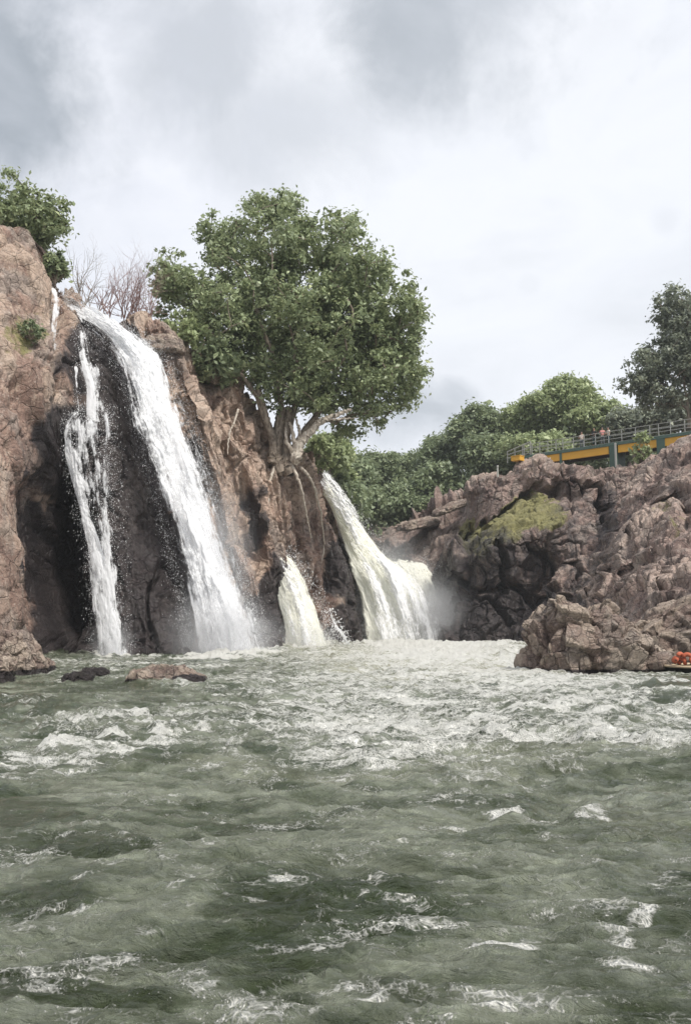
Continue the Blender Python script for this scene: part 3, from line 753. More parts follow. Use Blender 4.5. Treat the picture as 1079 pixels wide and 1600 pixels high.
S.append(strand([(128, 640, 46.6), (112, 652, 46.2), (105, 675, 46.1), (106, 710, 46.2), (118, 760, 46.3), (130, 820, 46.4), (138, 880, 46.5), (143, 950, 46.3), (146, 1025, 46)],
                [(172, 645, 46.6), (148, 664, 46.2), (128, 690, 46.1), (128, 720, 46.2), (142, 770, 46.3), (160, 825, 46.4), (184, 880, 46.5), (204, 955, 46.3), (222, 1025, 46)], cs(1.0, .3, .4), 44, 110, 500, off=.75))
S.append(strand([(158, 640, 47), (164, 680, 46.8), (160, 740, 46.8), (158, 800, 46.8), (160, 860, 46.8), (165, 930, 46.5)],
                [(182, 640, 47), (184, 680, 46.8), (186, 740, 46.8), (184, 800, 46.8), (188, 860, 46.8), (192, 930, 46.5)], cs(.7), 45, 60, 400, off=.8))
S.append(strand([(106, 650, 46.1), (106, 720, 46.1), (122, 800, 46.2), (138, 900, 46.3), (144, 1024, 46.3)], [(192, 640, 46.6), (200, 720, 46.5), (204, 800, 46.6), (210, 900, 46.5), (222, 1024, 46.2)], cs(.52, .2, .4), 46, 150, 420, off=1.0))
ps = []
for (o_, f_, c_, e_, t_), n, jj in zip(S, (150, 700, 100, 1500, 1300, 3200), (.06, .10, .06, .10, .12, .14, .06)):
    ps.append(pick(f_, np.ones(len(f_)), n, r, (jj, jj, jj)))
drops('spray', np.concatenate(ps) - org, .012, T, 2)

# middle fall
org = at(470, 1006, 66); org[2] = 0
T = empty('waterfall', org, 'short cream waterfall gushing from the rock between the two large falls', 'waterfall')
Lq = [(424, 862, 63), (420, 885, 62.2), (428, 930, 61.8), (438, 975, 61.5), (440, 1010, 61.3)]
Rq = [(448, 866, 63.8), (470, 884, 63.6), (494, 920, 63.4), (512, 965, 63.2), (526, 1008, 63.2)]
def cov_q(e, t, u, v, d1, d2): return 1.65 * edge(e, .2, .5) ** .8 + .9 * d1 + .5 * d2
o_, f_, c_, e_, t_ = sheet('water_sheet', Lq, Rq, 120, 240, M_FALL_C, T, .4, cov_q, .6, 51, .5, origin=org)
sheet('outer_veil', [(x - 3, y, d) for x, y, d in Lq], [(x + 8, y - 3, d) for x, y, d in Rq], 120, 240, M_VEIL, T, 1.0, lambda e, t, u, v, d1, d2: .6 * edge(e, .3, .45) + .8 * d1, .9, 52, 1.1, origin=org)
drops('spray', np.concatenate([pick(f_, (e_ > .8) * 1., 1300, r, (.3, .4, .35)) + np.array([.1, 0, .05]), pick(f_, (t_ > .85) * 1., 1200, r, (.6, .6, .5))]) - org, .017, T, 3)

# small rivulet
org = at(535, 1003, 74); org[2] = 0
T = empty('waterfall', org, 'tiny white trickle at the foot of the dark rock before the right fall', 'waterfall')
S1 = sheet('water_sheet', [(508, 950, 68.5), (516, 975, 68), (528, 990, 67.5), (536, 1006, 67.5)], [(520, 952, 68.5), (528, 972, 68), (538, 988, 67.5), (550, 1006, 67.5)], 40, 120, M_VEIL, T, .3, cs(.85), .3, 55, 1.2, origin=org)
drops('spray', pick(S1[1], np.ones(len(S1[1])), 350, r, (.2, .2, .2)) - org, .03, T, 4)

# right fall, two bodies of water
org = at(620, 1001, 84); org[2] = 0
T = empty('waterfall', org, 'broad cream coloured waterfall fanning out right of the big tree', 'waterfall')
Lf = [(482, 744, 86), (490, 756, 84), (514, 792, 82.5), (534, 850, 81), (550, 905, 80), (562, 955, 79), (568, 1010, 78.5)]
Rf = [(502, 742, 86.5), (524, 765, 85), (560, 812, 84.2), (604, 868, 83.5), (648, 900, 83), (676, 950, 82.4), (698, 1010, 82)]
def cov_f(e, t, u, v, d1, d2): return 1.4 * edge(e, .2, .22 + .12 * t) ** .7 + .4 * d1 + .1 + .25 * (1 - sstep(t, 0, .06))
o_, f_, c_, e_, t_ = sheet('water_sheet', Lf, Rf, 200, 420, M_FALL_C, T, 1.2, cov_f, .8, 61, .2, origin=org)
sheet('water_sheet', Lf, Rf, 200, 420, M_FALL_C, T, 1.0, cov_f, .8, 63, -.6, origin=org)
Lg = [(590, 872, 90), (594, 890, 87), (596, 930, 85.5), (596, 970, 84.8), (590, 1010, 84)]
Rg = [(662, 880, 91), (676, 892, 88), (686, 930, 86), (694, 970, 85.4), (712, 1010, 85)]
og, fg, cg, eg, tg = sheet('lower_curtain', Lg, Rg, 160, 260, M_FALL_C, T, 1.4, lambda e, t, u, v, d1, d2: (.75 + .6 * sstep(t, 0, .3)) * edge(e, .1, .25) ** .7 + 1.2 * d1 + .6 * d2, .9, 66, .2, origin=org)
sheet('outer_veil', [(x - 3, y, d) for x, y, d in Lf], [(x + 18, y - 8, d) for x, y, d in Rf], 160, 300, M_VEIL, T, 1.4, lambda e, t, u, v, d1, d2: .62 * edge(e, .3, .4) + .9 * d1, 1.1, 67, 1.0, origin=org)
drops('spray', np.concatenate([pick(f_, (e_ > .88) * (t_ > .1), 1800, r, (.3, .4, .4)) + np.array([.1, 0, .1]), pick(fg, (eg > .85) * 1., 1200, r, (.4, .4, .5)), pick(fg, (tg > .85) * 1., 2500, r, (1.2, 1.0, .7)), pick(f_, (t_ > .9) * 1., 2000, r, (.8, .8, .6))]) - org, .018, T, 5)

# mist hanging at the feet of the falls
def mist(c, rx, ry, rz, dens, label_, col=(.93, .94, .96)):
    import bmesh
    bm = bmesh.new(); bmesh.ops.create_icosphere(bm, subdivisions=3, radius=1)
    me = bpy.data.meshes.new('mist'); bm.to_mesh(me); bm.free()
    o = bpy.data.objects.new('mist', me); COL.objects.link(o); o.location = tuple(map(float, c)); o.scale = (rx, ry, rz)
    m, t = mat('mist')
    P = t.OBJ()
    L = t.V('LENGTH', P)
    fo = t.MR(L, 1.0, .15)
    n = t.NOI(P, 2.2, 3, .6, .3)
    d = t.M('MULTIPLY', t.M('MULTIPLY', fo, t.MR(n, .3, .7, .25, 1.3)), dens)
    vs = t.N('ShaderNodeVolumePrincipled', {'Color': tuple(col) + (1,), 'Density': d, 'Anisotropy': .2})
    t.N('ShaderNodeOutputMaterial', {1: vs.outputs[0]})
    me.materials.append(m)
    tag(o, kind='stuff'); return o
mist(at(700, 975, 82), 8.5, 5, 6.5, .16, '')
mist(at(655, 980, 80), 8.5, 3.5, 5.4, .6, '')
mist(at(740, 985, 80), 8, 3.5, 4.2, .22, '')
mist(at(610, 900, 82), 4.5, 2.5, 5.5, .22, '')
mist(at(345, 1000, 46.5), 3.8, 2.2, 3.2, .65, '')
mist(at(340, 890, 48.5), 2.6, 1.6, 6.5, .36, '')
mist(at(175, 1005, 45), 1.5, 1.2, 1.6, .5, '')
mist(at(470, 1000, 61), 3.0, 2.2, 1.8, .40, '')

# ------------------------------------------------------------------ trees
def tubes(name, A, B, ra, rb, material, parent, sides=6, origin=None):
    A = np.array(A, float); B = np.array(B, float); ra = np.array(ra, float); rb = np.array(rb, float)
    if origin is not None: A = A - origin; B = B - origin
    d = B - A; L = np.linalg.norm(d, axis=1, keepdims=True) + 1e-9; d = d / L
    up = np.where(np.abs(d[:, 2:3]) > .9, np.array([[1., 0, 0]]), np.array([[0, 0, 1.]]))
    x = np.cross(d, up); x /= np.linalg.norm(x, axis=1, keepdims=True); y = np.cross(d, x)
    a = np.linspace(0, 2 * np.pi, sides, endpoint=False)
    ring = np.cos(a)[None, :, None] * x[:, None] + np.sin(a)[None, :, None] * y[:, None]
    Va = A[:, None] - d[:, None] * ra[:, None, None] * .4 + ring * ra[:, None, None]
    Vb = B[:, None] + d[:, None] * rb[:, None, None] * .4 + ring * rb[:, None, None]
    V = np.concatenate([Va, Vb], 1).reshape(-1, 3)
    n = len(A); base = np.arange(n)[:, None, None] * sides * 2
    q = np.array([(k, (k + 1) % sides, sides + (k + 1) % sides, sides + k) for k in range(sides)])
    return mesh(name, V, (base + q).reshape(-1, 4), material, parent, smooth=True)


def leaves(name, C, sizes, material, parent, seed, per, spread, origin=None, flatten=.8, shape=1.9, clumpy=None):
    r = np.random.default_rng(seed); n = len(C) * per
    P = np.repeat(C, per, 0)
    g = r.normal(size=(n, 3)); g /= np.linalg.norm(g, axis=1, keepdims=True); g *= np.minimum(np.abs(r.normal(0, .62, (n, 1))), 1.6)
    g[:, 2] *= flatten
    sp = np.repeat(spread, per)[:, None] if np.ndim(spread) else spread
    P = P + g * sp
    nrm = r.normal(size=(n, 3)) * .8 + g * .7 + np.array([0, 0, .75]); nrm /= np.linalg.norm(nrm, axis=1, keepdims=True)
    t_ = r.normal(size=(n, 3)); t_ -= (t_ * nrm).sum(1, keepdims=True) * nrm; t_ /= np.linalg.norm(t_, axis=1, keepdims=True)
    b = np.cross(nrm, t_)
    s = sizes * np.exp(r.normal(0, .25, n))[:, None]
    tip = P + t_ * s * shape * .5 - nrm * s * .15; tail = P - t_ * s * shape * .5
    l1 = P + b * s * .5 + nrm * s * .12; l2 = P - b * s * .5 + nrm * s * .12
    V = np.stack([tail, l1, tip, l2], 1).reshape(-1, 3)
    if origin is not None: V = V - origin
    Fa = (np.arange(n)[:, None] * 4 + np.arange(4))
    cl = np.repeat(r.uniform(0, 1, len(C)), per)
    tone = np.clip(.5 * cl + .5 * r.uniform(0, 1, n), 0, 1)
    col = np.repeat(np.stack([tone, r.uniform(0, 1, n), tone * 0], 1), 4, 0)
    return mesh(name, V, Fa, material, parent, cols=col)


def crown_points(lobes, n, seed, shell=.5, gap=.42, gs=3.0):
    """lobes: (px,py,rx,ry,D,depth radius m); returns world points inside the union"""
    r = np.random.default_rng(seed); out = []
    area = np.array([l[2] * l[3] for l in lobes], float); area /= area.sum()
    while len(out) < n:
        l = lobes[r.choice(len(lobes), p=area)]
        g = r.normal(size=3); g /= np.linalg.norm(g); g *= r.uniform(0, 1) ** shell
        c = at(l[0], l[1], l[4]); k = l[4] / F
        p = c + g * np.array([l[2] * k, l[5], l[3] * k])
        if gap > 0 and vnoise((p / gs)[None], seed)[0] < gap * r.uniform(.5, 1.0): continue
        out.append(p)
    return np.array(out)


def skeleton(base, forks, C, seed, step=.8, wt=.35, r_tip=.02, pw=2.3, jit=.12, rmin=None):
    r = np.random.default_rng(seed)
    nodes = [np.array(base, float)]; par = [-1]; plen = [0.]
    for fk in forks:                                   # explicit limbs: lists of points, starting at node 0
        cur = 0
        for p in fk:
            p = np.array(p, float); a = nodes[cur]; L = np.linalg.norm(p - a); m = max(1, int(L / step))
            for k in range(1, m + 1):
                q = a + (p - a) * k / m + (r.normal(size=3) * jit * .5 if k < m else 0)
                nodes.append(q); par.append(cur); plen.append(plen[cur] + L / m); cur = len(nodes) - 1
    C = C[np.argsort(np.linalg.norm(C - nodes[0], axis=1))]
    arr = np.zeros((len(nodes) + len(C) * 30, 3)); arr[:len(nodes)] = nodes
    pl = np.zeros(len(arr)); pl[:len(nodes)] = plen
    n = len(nodes); par = par + [0] * (len(arr) - n)
    first = min(3, len(nodes) - 1)
    for c in C:
        d = np.linalg.norm(arr[first:n] - c, axis=1) + wt * pl[first:n] * .25 + np.maximum(0, arr[first:n, 2] - c[2]) * .6
        cur = first + int(np.argmin(d)); a = arr[cur].copy(); L = np.linalg.norm(c - a); m = min(12, max(1, int(L / step)))
        for k in range(1, m + 1):
            f_ = k / m
            q = a + (c - a) * f_ + np.array([0, 0, 1]) * math.sin(f_ * math.pi) * L * .08 + (r.normal(size=3) * jit if k < m else 0)
            if n >= len(arr): break
            arr[n] = q; par[n] = cur; pl[n] = pl[cur] + L / m; cur = n; n += 1
    arr = arr[:n]; par = np.array(par[:n])
    rad = np.zeros(n); cnt = np.zeros(n)
    kids = np.zeros(n, int)
    for i in range(1, n): kids[par[i]] += 1
    acc = np.where(kids == 0, r_tip ** pw, 0)
    for i in range(n - 1, 0, -1): acc[par[i]] += acc[i]
    rad = acc ** (1 / pw)
    return arr, par, rad


def make_tree(name, label, cat, lobes, base, forks, n, per, size, spread, lm, bm_, seed, group=None, gap=.42, shell=.5, gs=3.0, r_tip=.02, pw=2.3, step=.8, sides=6, wt=.35):
    base = np.array(base, float)
    T = empty(name, base, label, cat, group)
    C = crown_points(lobes, n, seed, shell, gap, gs)
    nodes, par, rad = skeleton(base, forks, C[: min(len(C), 1000)], seed, step, wt, r_tip, pw)
    i = np.arange(1, len(nodes))
    rb = rad[i]; ra = np.minimum(rad[par[i]], rb * 1.35)
    tubes('trunk', nodes[par[i]], nodes[i], ra, rb, bm_, T, sides, base)
    leaves('crown', C, size, lm, T, seed, per, spread, base)
    return T, C

LEAF_BIG = leaf_material('fig_leaves', (.12, .155, .08), (.35, .42, .23), (.50, .54, .30))
LEAF_DARK = leaf_material('dark_leaves', (.10, .135, .075), (.29, .35, .20), (.38, .43, .24))
LEAF_LIGHT = leaf_material('light_leaves', (.15, .20, .09), (.40, .46, .24), (.50, .55, .30))
LEAF_GREY = leaf_material('grey_leaves', (.085, .105, .085), (.28, .31, .23), (.40, .43, .30))
BARK = bark('bark', (.10, .075, .055), (.30, .25, .20))
BARK_PALE = bark('pale_bark', (.30, .25, .20), (.55, .50, .43))
BARK_PINK = bark('pink_twigs', (.20, .12, .11), (.36, .24, .22))

# the great spreading tree on the brown cliff
D0 = 64
lobes = [(430, 425, 120, 105, D0, 6.5), (520, 430, 95, 95, D0, 6), (310, 470, 72, 72, D0 - 1, 4.5), (390, 520, 120, 85, D0 - 1, 7), (585, 500, 80, 95, D0, 5.5), (620, 520, 45, 75, D0, 4),
         (500, 530, 120, 95, D0, 7), (600, 600, 62, 52, D0, 4), (355, 575, 70, 38, D0 - 2, 4), (560, 625, 70, 42, D0, 4.5), (480, 600, 90, 50, D0 - 1, 5), (345, 370, 38, 40, D0, 3), (540, 345, 30, 28, D0, 3), (265, 430, 30, 38, D0 - 1, 2.5), (430, 322, 55, 25, D0, 4), (545, 665, 30, 22, D0 + 1, 3), (640, 600, 28, 40, D0, 2.5)]
base = at(440, 722, 63.2)
forks = [[at(436, 690, 63.2), at(440, 640, 63.2), at(428, 560, 62.5), at(400, 480, 62)],
         [at(446, 688, 63.6), at(462, 630, 64), at(480, 560, 64), at(500, 470, 64)],
         [at(455, 705, 63.6), at(500, 640, 64), at(545, 580, 64), at(590, 530, 64)],
         [at(428, 690, 62.6), at(402, 620, 61.5), at(360, 560, 61), at(310, 490, 61)]]
TREE, TC = make_tree('fig_tree', 'huge round leafy green tree rooted on top of the brown cliff beside the falls', 'tree', lobes, base, forks, 2600, 46, .165, .78, LEAF_BIG, BARK, 5, gap=.58, shell=.5, gs=1.5, r_tip=.028, pw=2.15)
# pale bare limbs and hanging roots of that tree
def limb(name, paths, radii, material, parent, origin, seed=0, sub=8, wob=.08, sides=7):
    r = np.random.default_rng(seed); A = []; B = []; ra = []; rb = []
    for path, (r0, r1) in zip(paths, radii):
        P = cr(np.array([at(*p) for p in path]), max(2, len(path) * sub)); P[1:-1] += r.normal(size=P[1:-1].shape) * wob * .4
        n = len(P)
        for k in range(n - 1):
            A.append(P[k]); B.append(P[k + 1]); ra.append(r0 + (r1 - r0) * k / (n - 1)); rb.append(r0 + (r1 - r0) * (k + 1) / (n - 1))
    return tubes(name, A, B, ra, rb, material, parent, sides, origin)
d = 62.0
limb('bare_limb', [[(462, 718, d), (466, 700, d), (478, 682, d), (500, 660, d), (520, 650, d), (548, 640, d)], [(478, 682, d), (488, 668, d), (505, 652, d - .3)], [(463, 704, d), (458, 680, d), (452, 660, d)],
                   [(466, 700, d), (468, 675, d + .2), (462, 655, d + .2)], [(508, 655, d), (530, 655, d), (560, 652, d + .3)], [(462, 715, d), (448, 690, d - .2), (446, 668, d - .2)]],
     [(.42, .10), (.18, .05), (.22, .06), (.2, .05), (.1, .03), (.2, .05)], BARK_PALE, TREE, base, 3)
limb('buttress', [[(438, 735, 62.3), (432, 712, 62.4), (434, 680, 62.6), (440, 640, 63)], [(452, 735, 62.3), (448, 712, 62.6), (446, 680, 63), (450, 640, 63.4)], [(425, 720, 62), (426, 690, 62.2), (414, 650, 62), (404, 610, 61.5)]],
     [(.5, .3), (.5, .28), (.38, .2)], BARK, TREE, base, 4)
roots = [[(428, 730, 62), (420, 760, 61.5), (418, 800, 61), (412, 840, 60.6)], [(455, 725, 62), (470, 760, 62.2), (478, 800, 64), (486, 840, 66)], [(470, 730, 62.5), (488, 755, 64), (500, 800, 67), (506, 850, 70), (502, 880, 70)],
         [(372, 640, 59), (366, 660, 58.2), (358, 680, 57.8), (356, 710, 57.3)], [(345, 740, 57), (352, 790, 56.6), (354, 840, 56.6)]]
for q, (rt, rr_) in enumerate(zip(roots, [(.12, .03), (.14, .04), (.12, .03), (.08, .03), (.06, .03), (.05, .02), (.06, .02), (.05, .02), (.1, .03)])):
    limb('hanging_root', [rt], [rr_], BARK_PALE, TREE, base, 6 + q, wob=.07, sides=5)

# tree at the top left
D1 = 50
make_tree('leafy_tree', 'dark green tree on the rock at the top left corner of the cliff', 'tree',
          [(0, 325, 75, 52, D1, 3), (70, 350, 42, 45, D1, 2.2), (-90, 330, 70, 60, D1, 3), (88, 415, 15, 26, D1 - .5, 1.2), (20, 360, 70, 30, D1, 2.5), (95, 330, 16, 14, D1, 1)],
          at(20, 410, D1 + 1), [[at(10, 385, D1 + .8), at(0, 345, D1)], [at(30, 395, D1 + .5), at(60, 360, D1)]], 380, 70, .14, .6, LEAF_BIG, BARK, 15, gap=.45, gs=1.4, r_tip=.02)
# tree at the right edge behind the bridge
D2 = 90
make_tree('leafy_tree', 'tall sparse grey green tree at the right edge behind the bridge', 'tree',
          [(1070, 540, 62, 85, D2, 4.5), (1020, 560, 42, 52, D2, 3.5), (1005, 610, 36, 30, D2, 3), (1050, 480, 36, 34, D2, 3), (1110, 560, 70, 90, D2, 4.5), (985, 590, 18, 18, D2, 2), (1040, 610, 50, 35, D2, 3)],
          at(1076, 668, D2), [[at(1074, 640, D2), at(1066, 580, D2)], [at(1074, 640, D2), at(1050, 608, D2), at(1015, 590, D2)], [at(1080, 630, D2), at(1100, 580, D2)]], 520, 62, .20, .85, LEAF_GREY, BARK, 16, gap=.50, gs=2.0, r_tip=.03, shell=.5)

# wood beyond the gorge: individual trees
BG = [  # px, py crown centre, rx, ry, D, material, label
 (880, 640, 66, 48, 118, 'L', 'tallest light green tree of the wood behind the bridge'),
 (820, 668, 55, 42, 122, 'L', 'light green tree left of the tallest one behind the bridge'),
 (752, 672, 44, 40, 124, 'D', 'green tree where the wood steps up left of the bridge'),
 (930, 660, 50, 40, 116, 'L', 'pale leafy tree behind the people on the bridge'),
 (985, 668, 42, 34, 112, 'G', 'low leafy tree between the bridge people and the right edge tree'),
 (700, 712, 42, 32, 128, 'D', 'flat topped dark tree left of where the wood steps up'),
 (640, 742, 44, 38, 132, 'D', 'dark green tree above the middle of the far gorge'),
 (590, 745, 40, 36, 126, 'D', 'dark rounded tree above the crest of the right waterfall'),
 (548, 748, 34, 42, 116, 'D', 'bushy tree just right of the great tree roots'),
 (770, 722, 60, 42, 116, 'D', 'mid green tree hanging over the left end of the bridge'),
 (690, 762, 50, 34, 118, 'D', 'dense dark tree just above the tilted pale slab'),
 (620, 792, 48, 32, 116, 'D', 'darkest low tree directly above the gorge rocks'),
 (570, 800, 34, 30, 110, 'D', 'dark shrubby tree leaning over the right waterfall'),
 (840, 705, 60, 26, 110, 'L', 'light green bushy tree behind the bridge railing'),
 (512, 712, 26, 26, 88, 'B', 'leafy bush growing behind the pale bare limbs'),
 (1090, 650, 70, 30, 112, 'G', 'dark low tree under the right edge tree'),
]
MT = {'L': LEAF_LIGHT, 'D': LEAF_DARK, 'G': LEAF_GREY, 'B': LEAF_LIGHT}
for i, (cx, cy, rx, ry, D, k, lab) in enumerate(BG):
    rr = random.Random(i); kz = F / D
    lb = [(cx, cy, rx * .8, ry * .8, D, rx / kz * .7)]
    for q in range(6):
        an = rr.uniform(-.3, math.pi + .3)
        lb.append((cx + math.cos(an) * rx * .62, cy - math.sin(an) * ry * .62, rx * rr.uniform(.3, .5), ry * rr.uniform(.3, .5), D + rr.uniform(-2, 2), rx / kz * .4))
    gz = max(4, min(17, at(cx, cy + ry * 2.1, D)[2]))
    b = at(cx, cy, D); b[2] = gz
    c0 = at(cx, cy, D)
    make_tree('forest_tree', lab, 'tree', lb, b, [[b + (c0 - b) * .4 + np.array([.3, 0, 0]), c0]], int(150 + rx * ry / 11), 70, .28, 1.2, MT[k], BARK, 200 + i, group='trees of the wood beyond the gorge', gap=.35, gs=3, r_tip=.03, step=1.4, sides=5)

# undergrowth that reads as one mass
Cg = []
r = np.random.default_rng(77)
for _ in range(1500):
    x = r.uniform(500, 1050); D = r.uniform(113, 150)
    top = np.interp(x, [500, 600, 700, 760, 860, 1050], [770, 775, 765, 720, 680, 670])
    Cg.append(at(x, r.uniform(top, top + 95), D))
for _ in range(260):
    x = r.uniform(492, 560); Cg.append(at(x, np.interp(x, [492, 560], [745, 800]) + r.uniform(-30, 12), r.uniform(90, 100)))
tag(leaves('undergrowth', np.array(Cg), .32, LEAF_DARK, None, 78, 60, 1.6), kind='stuff')

def bush(name, label, c, rx, rz, n, per, size, m, seed, stem=BARK, cat='bush', ry=None, group=None):
    c = np.array(c); T = empty(name, c, label, cat, group)
    r = np.random.default_rng(seed)
    g = r.normal(size=(n, 3)); g /= np.linalg.norm(g, axis=1, keepdims=True); g *= r.uniform(.2, 1, (n, 1)) ** .5
    C = c + np.array([0, 0, rz]) + g * np.array([rx, ry or rx, rz])
    leaves('foliage', C, size, m, T, seed, per, rx * .28, c)
    A = np.repeat(c[None], n, 0); tubes('stems', A, C, np.full(n, .03), np.full(n, .01), stem, T, 4, c)
    return T
bush('bush', 'drooping green shrub hanging in front of the bridge beam', at(1003, 728, 78) , 1.0, 1.6, 50, 20, .16, LEAF_LIGHT, 301)
bush('bush', 'green bush beside the tree roots at the cliff edge', at(505, 735, 78), 1.7, 1.7, 80, 30, .22, LEAF_LIGHT, 302)
bush('bush', 'yellow green shrub clinging beside the crest of the right fall', at(532, 775, 92), 1.6, 1.8, 70, 28, .25, LEAF_LIGHT, 303)
bush('bush', 'low bush behind the perched tan boulder', at(285, 545, 58), 1.6, 1.2, 60, 28, .2, LEAF_LIGHT, 304)
bush('bush', 'mossy green bush in the hollow of the left cliff', at(48, 530, 43.6), .7, .45, 40, 20, .09, LEAF_DARK, 305)
bush('bush', 'dark leafy bush hanging under the top left tree', at(86, 442, 49), .7, .9, 50, 26, .16, LEAF_DARK, 306)
bush('bush', 'dark bush under the left side of the great tree', at(335, 600, 60), 2.2, 1.3, 80, 30, .22, LEAF_DARK, 307)

def bare_shrub(label, px, py, D, h, spread, n, m, seed, up=.9):
    base = at(px, py, D); T = empty('bare_shrub', base, label, 'shrub', 'leafless shrubs on the cliff top')
    r = np.random.default_rng(seed); A = []; B = []; ra = []; rb = []
    def grow(p, dv_, L, rad, lev):
        k = max(2, int(L / .25)); q = p
        for _ in range(k):
            dv_ = dv_ + r.normal(size=3) * .13; dv_[2] += .05; dv_ /= np.linalg.norm(dv_)
            e = q + dv_ * L / k; A.append(q); B.append(e); ra.append(rad); rad *= .88; rb.append(rad); q = e
            if lev < 3 and r.uniform() < .75:
                s = dv_ + r.normal(size=3) * .55; s[2] = abs(s[2]); grow(q, s / np.linalg.norm(s), L * r.uniform(.3, .5), rad * .7, lev + 1)
    for _ in range(n):
        v = r.normal(size=3) * spread; v[2] = up; grow(base + r.normal(size=3) * [.3, .3, 0], v / np.linalg.norm(v), h * r.uniform(.65, 1), .04, 1)
    tubes('branches', A, B, ra, rb, m, T, 4, base)
bare_shrub('grey leafless shrub just right of the notch of the tall waterfall', 138, 482, 53, 3.3, .42, 5, BARK, 1)
bare_shrub('pale pinkish leafless shrub, middle one of the cliff top row', 168, 492, 55, 3.0, .35, 7, BARK_PINK, 2)
bare_shrub('tallest reddish leafless shrub with upright twigs on the cliff top', 200, 498, 56, 4.6, .20, 12, BARK_PINK, 3)
bare_shrub('pinkish leafless shrub close to the left side of the great tree', 232, 508, 57, 2.8, .35, 7, BARK_PINK, 4)

# ------------------------------------------------------------------ bridge
M_YEL = simple('yellow_paint', (.62, .33, .035), .6, var=.12, scale=1.2)
M_GRN = simple('green_paint', (.055, .10, .08), .6, var=.3, scale=1.5)
M_CONC = simple('deck_concrete', (.20, .19, .17), .9, var=.3, bump=.3, scale=2)
M_RAIL = simple('railing_paint', (.36, .36, .33), .5, var=.1)
M_DARKC = simple('shaded_far_beam', (.05, .04, .035), .9)
def boxmesh(name, boxes, material, parent, origin):
    V = []; Fc = []
    for (c, ax, ay, az) in boxes:      # centre and three half-axis vectors
        b = len(V)
        for sx in (-1, 1):
            for sy in (-1, 1):
                for sz in (-1, 1): V.append(c + sx * ax + sy * ay + sz * az - origin)
        Fc += [[b + k for k in f] for f in ((0, 1, 3, 2), (4, 6, 7, 5), (0, 4, 5, 1), (2, 3, 7, 6), (0, 2, 6, 4), (1, 5, 7, 3))]
    return mesh(name, np.array(V), Fc, material, parent)

ZD = 18.4
pa = at(800, 700, 90); pb = at(1079, 668, 77.5)
P0 = np.array([pa[0], pa[1], ZD]); P1 = np.array([pb[0], pb[1], ZD])
dirv = (P1 - P0) / np.linalg.norm(P1 - P0); side = np.array([dirv[1], -dirv[0], 0]); upv = np.array([0, 0, 1.])
if side[1] > 0: side = -side                     # towards the camera
LEN = np.linalg.norm(P1 - P0)
def zline(px):   # deck underside height from the photo line
    return 0
def bp(s, o=0, z=0): return P0 + dirv * s + side * o + upv * z
def s_of(px):
    k = (px - 539.5) / F
    # solve P0+dir*s : x = k*y
    return (k * P0[1] - P0[0]) / (dirv[0] - k * dirv[1])
BR = empty('bridge', bp(LEN / 2, 0, -1), 'footbridge with orange yellow beams and green piers above the right cliff', 'bridge')
bo = np.array(BR.location)
s0, s1 = s_of(822), LEN + 9
def seg(a, b, o0, o1, z0, z1):
    return ((bp(a, o0, z0) + bp(b, o1, z1)) / 2, dirv * (b - a) / 2, side * (o1 - o0) / 2, upv * (z1 - z0) / 2)
boxmesh('deck', [seg(s0, s1, -2.0, 0, -.3, -.02)], M_GRN, BR, bo)
for a, b in ((s_of(853), s_of(879)), (s_of(881.5), s_of(956)), (s_of(971), s_of(1038)), (s_of(1041), LEN + 9)):
    boxmesh('beam', [seg(a, b, -.38, -.08, -1.02, -.305)], M_YEL, BR, bo)
    boxmesh('beam', [seg(a, b, -1.95, -1.65, -1.02, -.305)], M_DARKC, BR, bo)  # far beam coloured dark to paint in the shade under the deck
for a in (880, 963.5, 1039.5):
    s = s_of(a); hw = .38 if a > 900 else .12
    boxmesh('pier', [seg(s - hw, s + hw, -1.7, -.02, -2.6, -.304)], M_GRN, BR, bo)
boxmesh('pipe', [seg(s_of(967), s_of(969.5), .02, .14, -2.4, -.1)], M_RAIL, BR, bo)
# railing with posts
posts = [822, 835, 847, 860, 873, 884, 901, 918, 936, 957, 978, 1000, 1023, 1037, 1056, 1079, 1100]
RL = tag(bpy.data.objects.new('railing', None)); COL.objects.link(RL); RL.parent = BR; RL.location = tuple(bp(LEN / 2, 0, 0) - bo); ro = bp(LEN / 2, 0, 0)
for a in posts:
    s = s_of(a); boxmesh('post', [seg(s - .028, s + .028, -.08, -.03, -.02, 1.1)], M_RAIL, RL, ro)
for z in (.35, .72, 1.1):
    boxmesh('rail', [seg(s0, s1, -.08, -.03, z - .022, z + .022)], M_RAIL, RL, ro)
boxmesh('rail', [seg(s0, s1, -1.95, -1.90, z - .02, z + .02) for z in (.4, 1.05)], M_RAIL, RL, ro)
# lower approach railing and its orange plinth at the left
AP = empty('railing', at(805, 715, 90), 'short white stair railing at the left end of the bridge', 'railing'); ao = np.array(AP.location)
qa, qb = at(792, 706, 91.5), at(828, 690, 88.8)
qc, qd = at(792, 716, 91.5), at(828, 708, 88.8)
bx = []
def bar(a, b, r_): d_ = (b - a); L_ = np.linalg.norm(d_); d_ = d_ / L_; s_ = np.cross(d_, [0, 0, 1.]); s_ /= (np.linalg.norm(s_) + 1e-9) if np.linalg.norm(s_) > 1e-6 else 1; return (a, b, r_)
A = []; B = []
for f_ in (0, .5, 1): A.append(qa + (qc - qa) * f_); B.append(qb + (qd - qb) * f_)
tubes('rail', A, B, [.05] * 3, [.05] * 3, M_RAIL, AP, 6, ao)
for f_ in (0, .33, .66, 1):
    tubes('post', [qa + (qb - qa) * f_], [qc + (qd - qc) * f_ - np.array([0, 0, .5])], [.05], [.05], M_RAIL, AP, 6, ao)
pc = at(808, 717, 87.5)
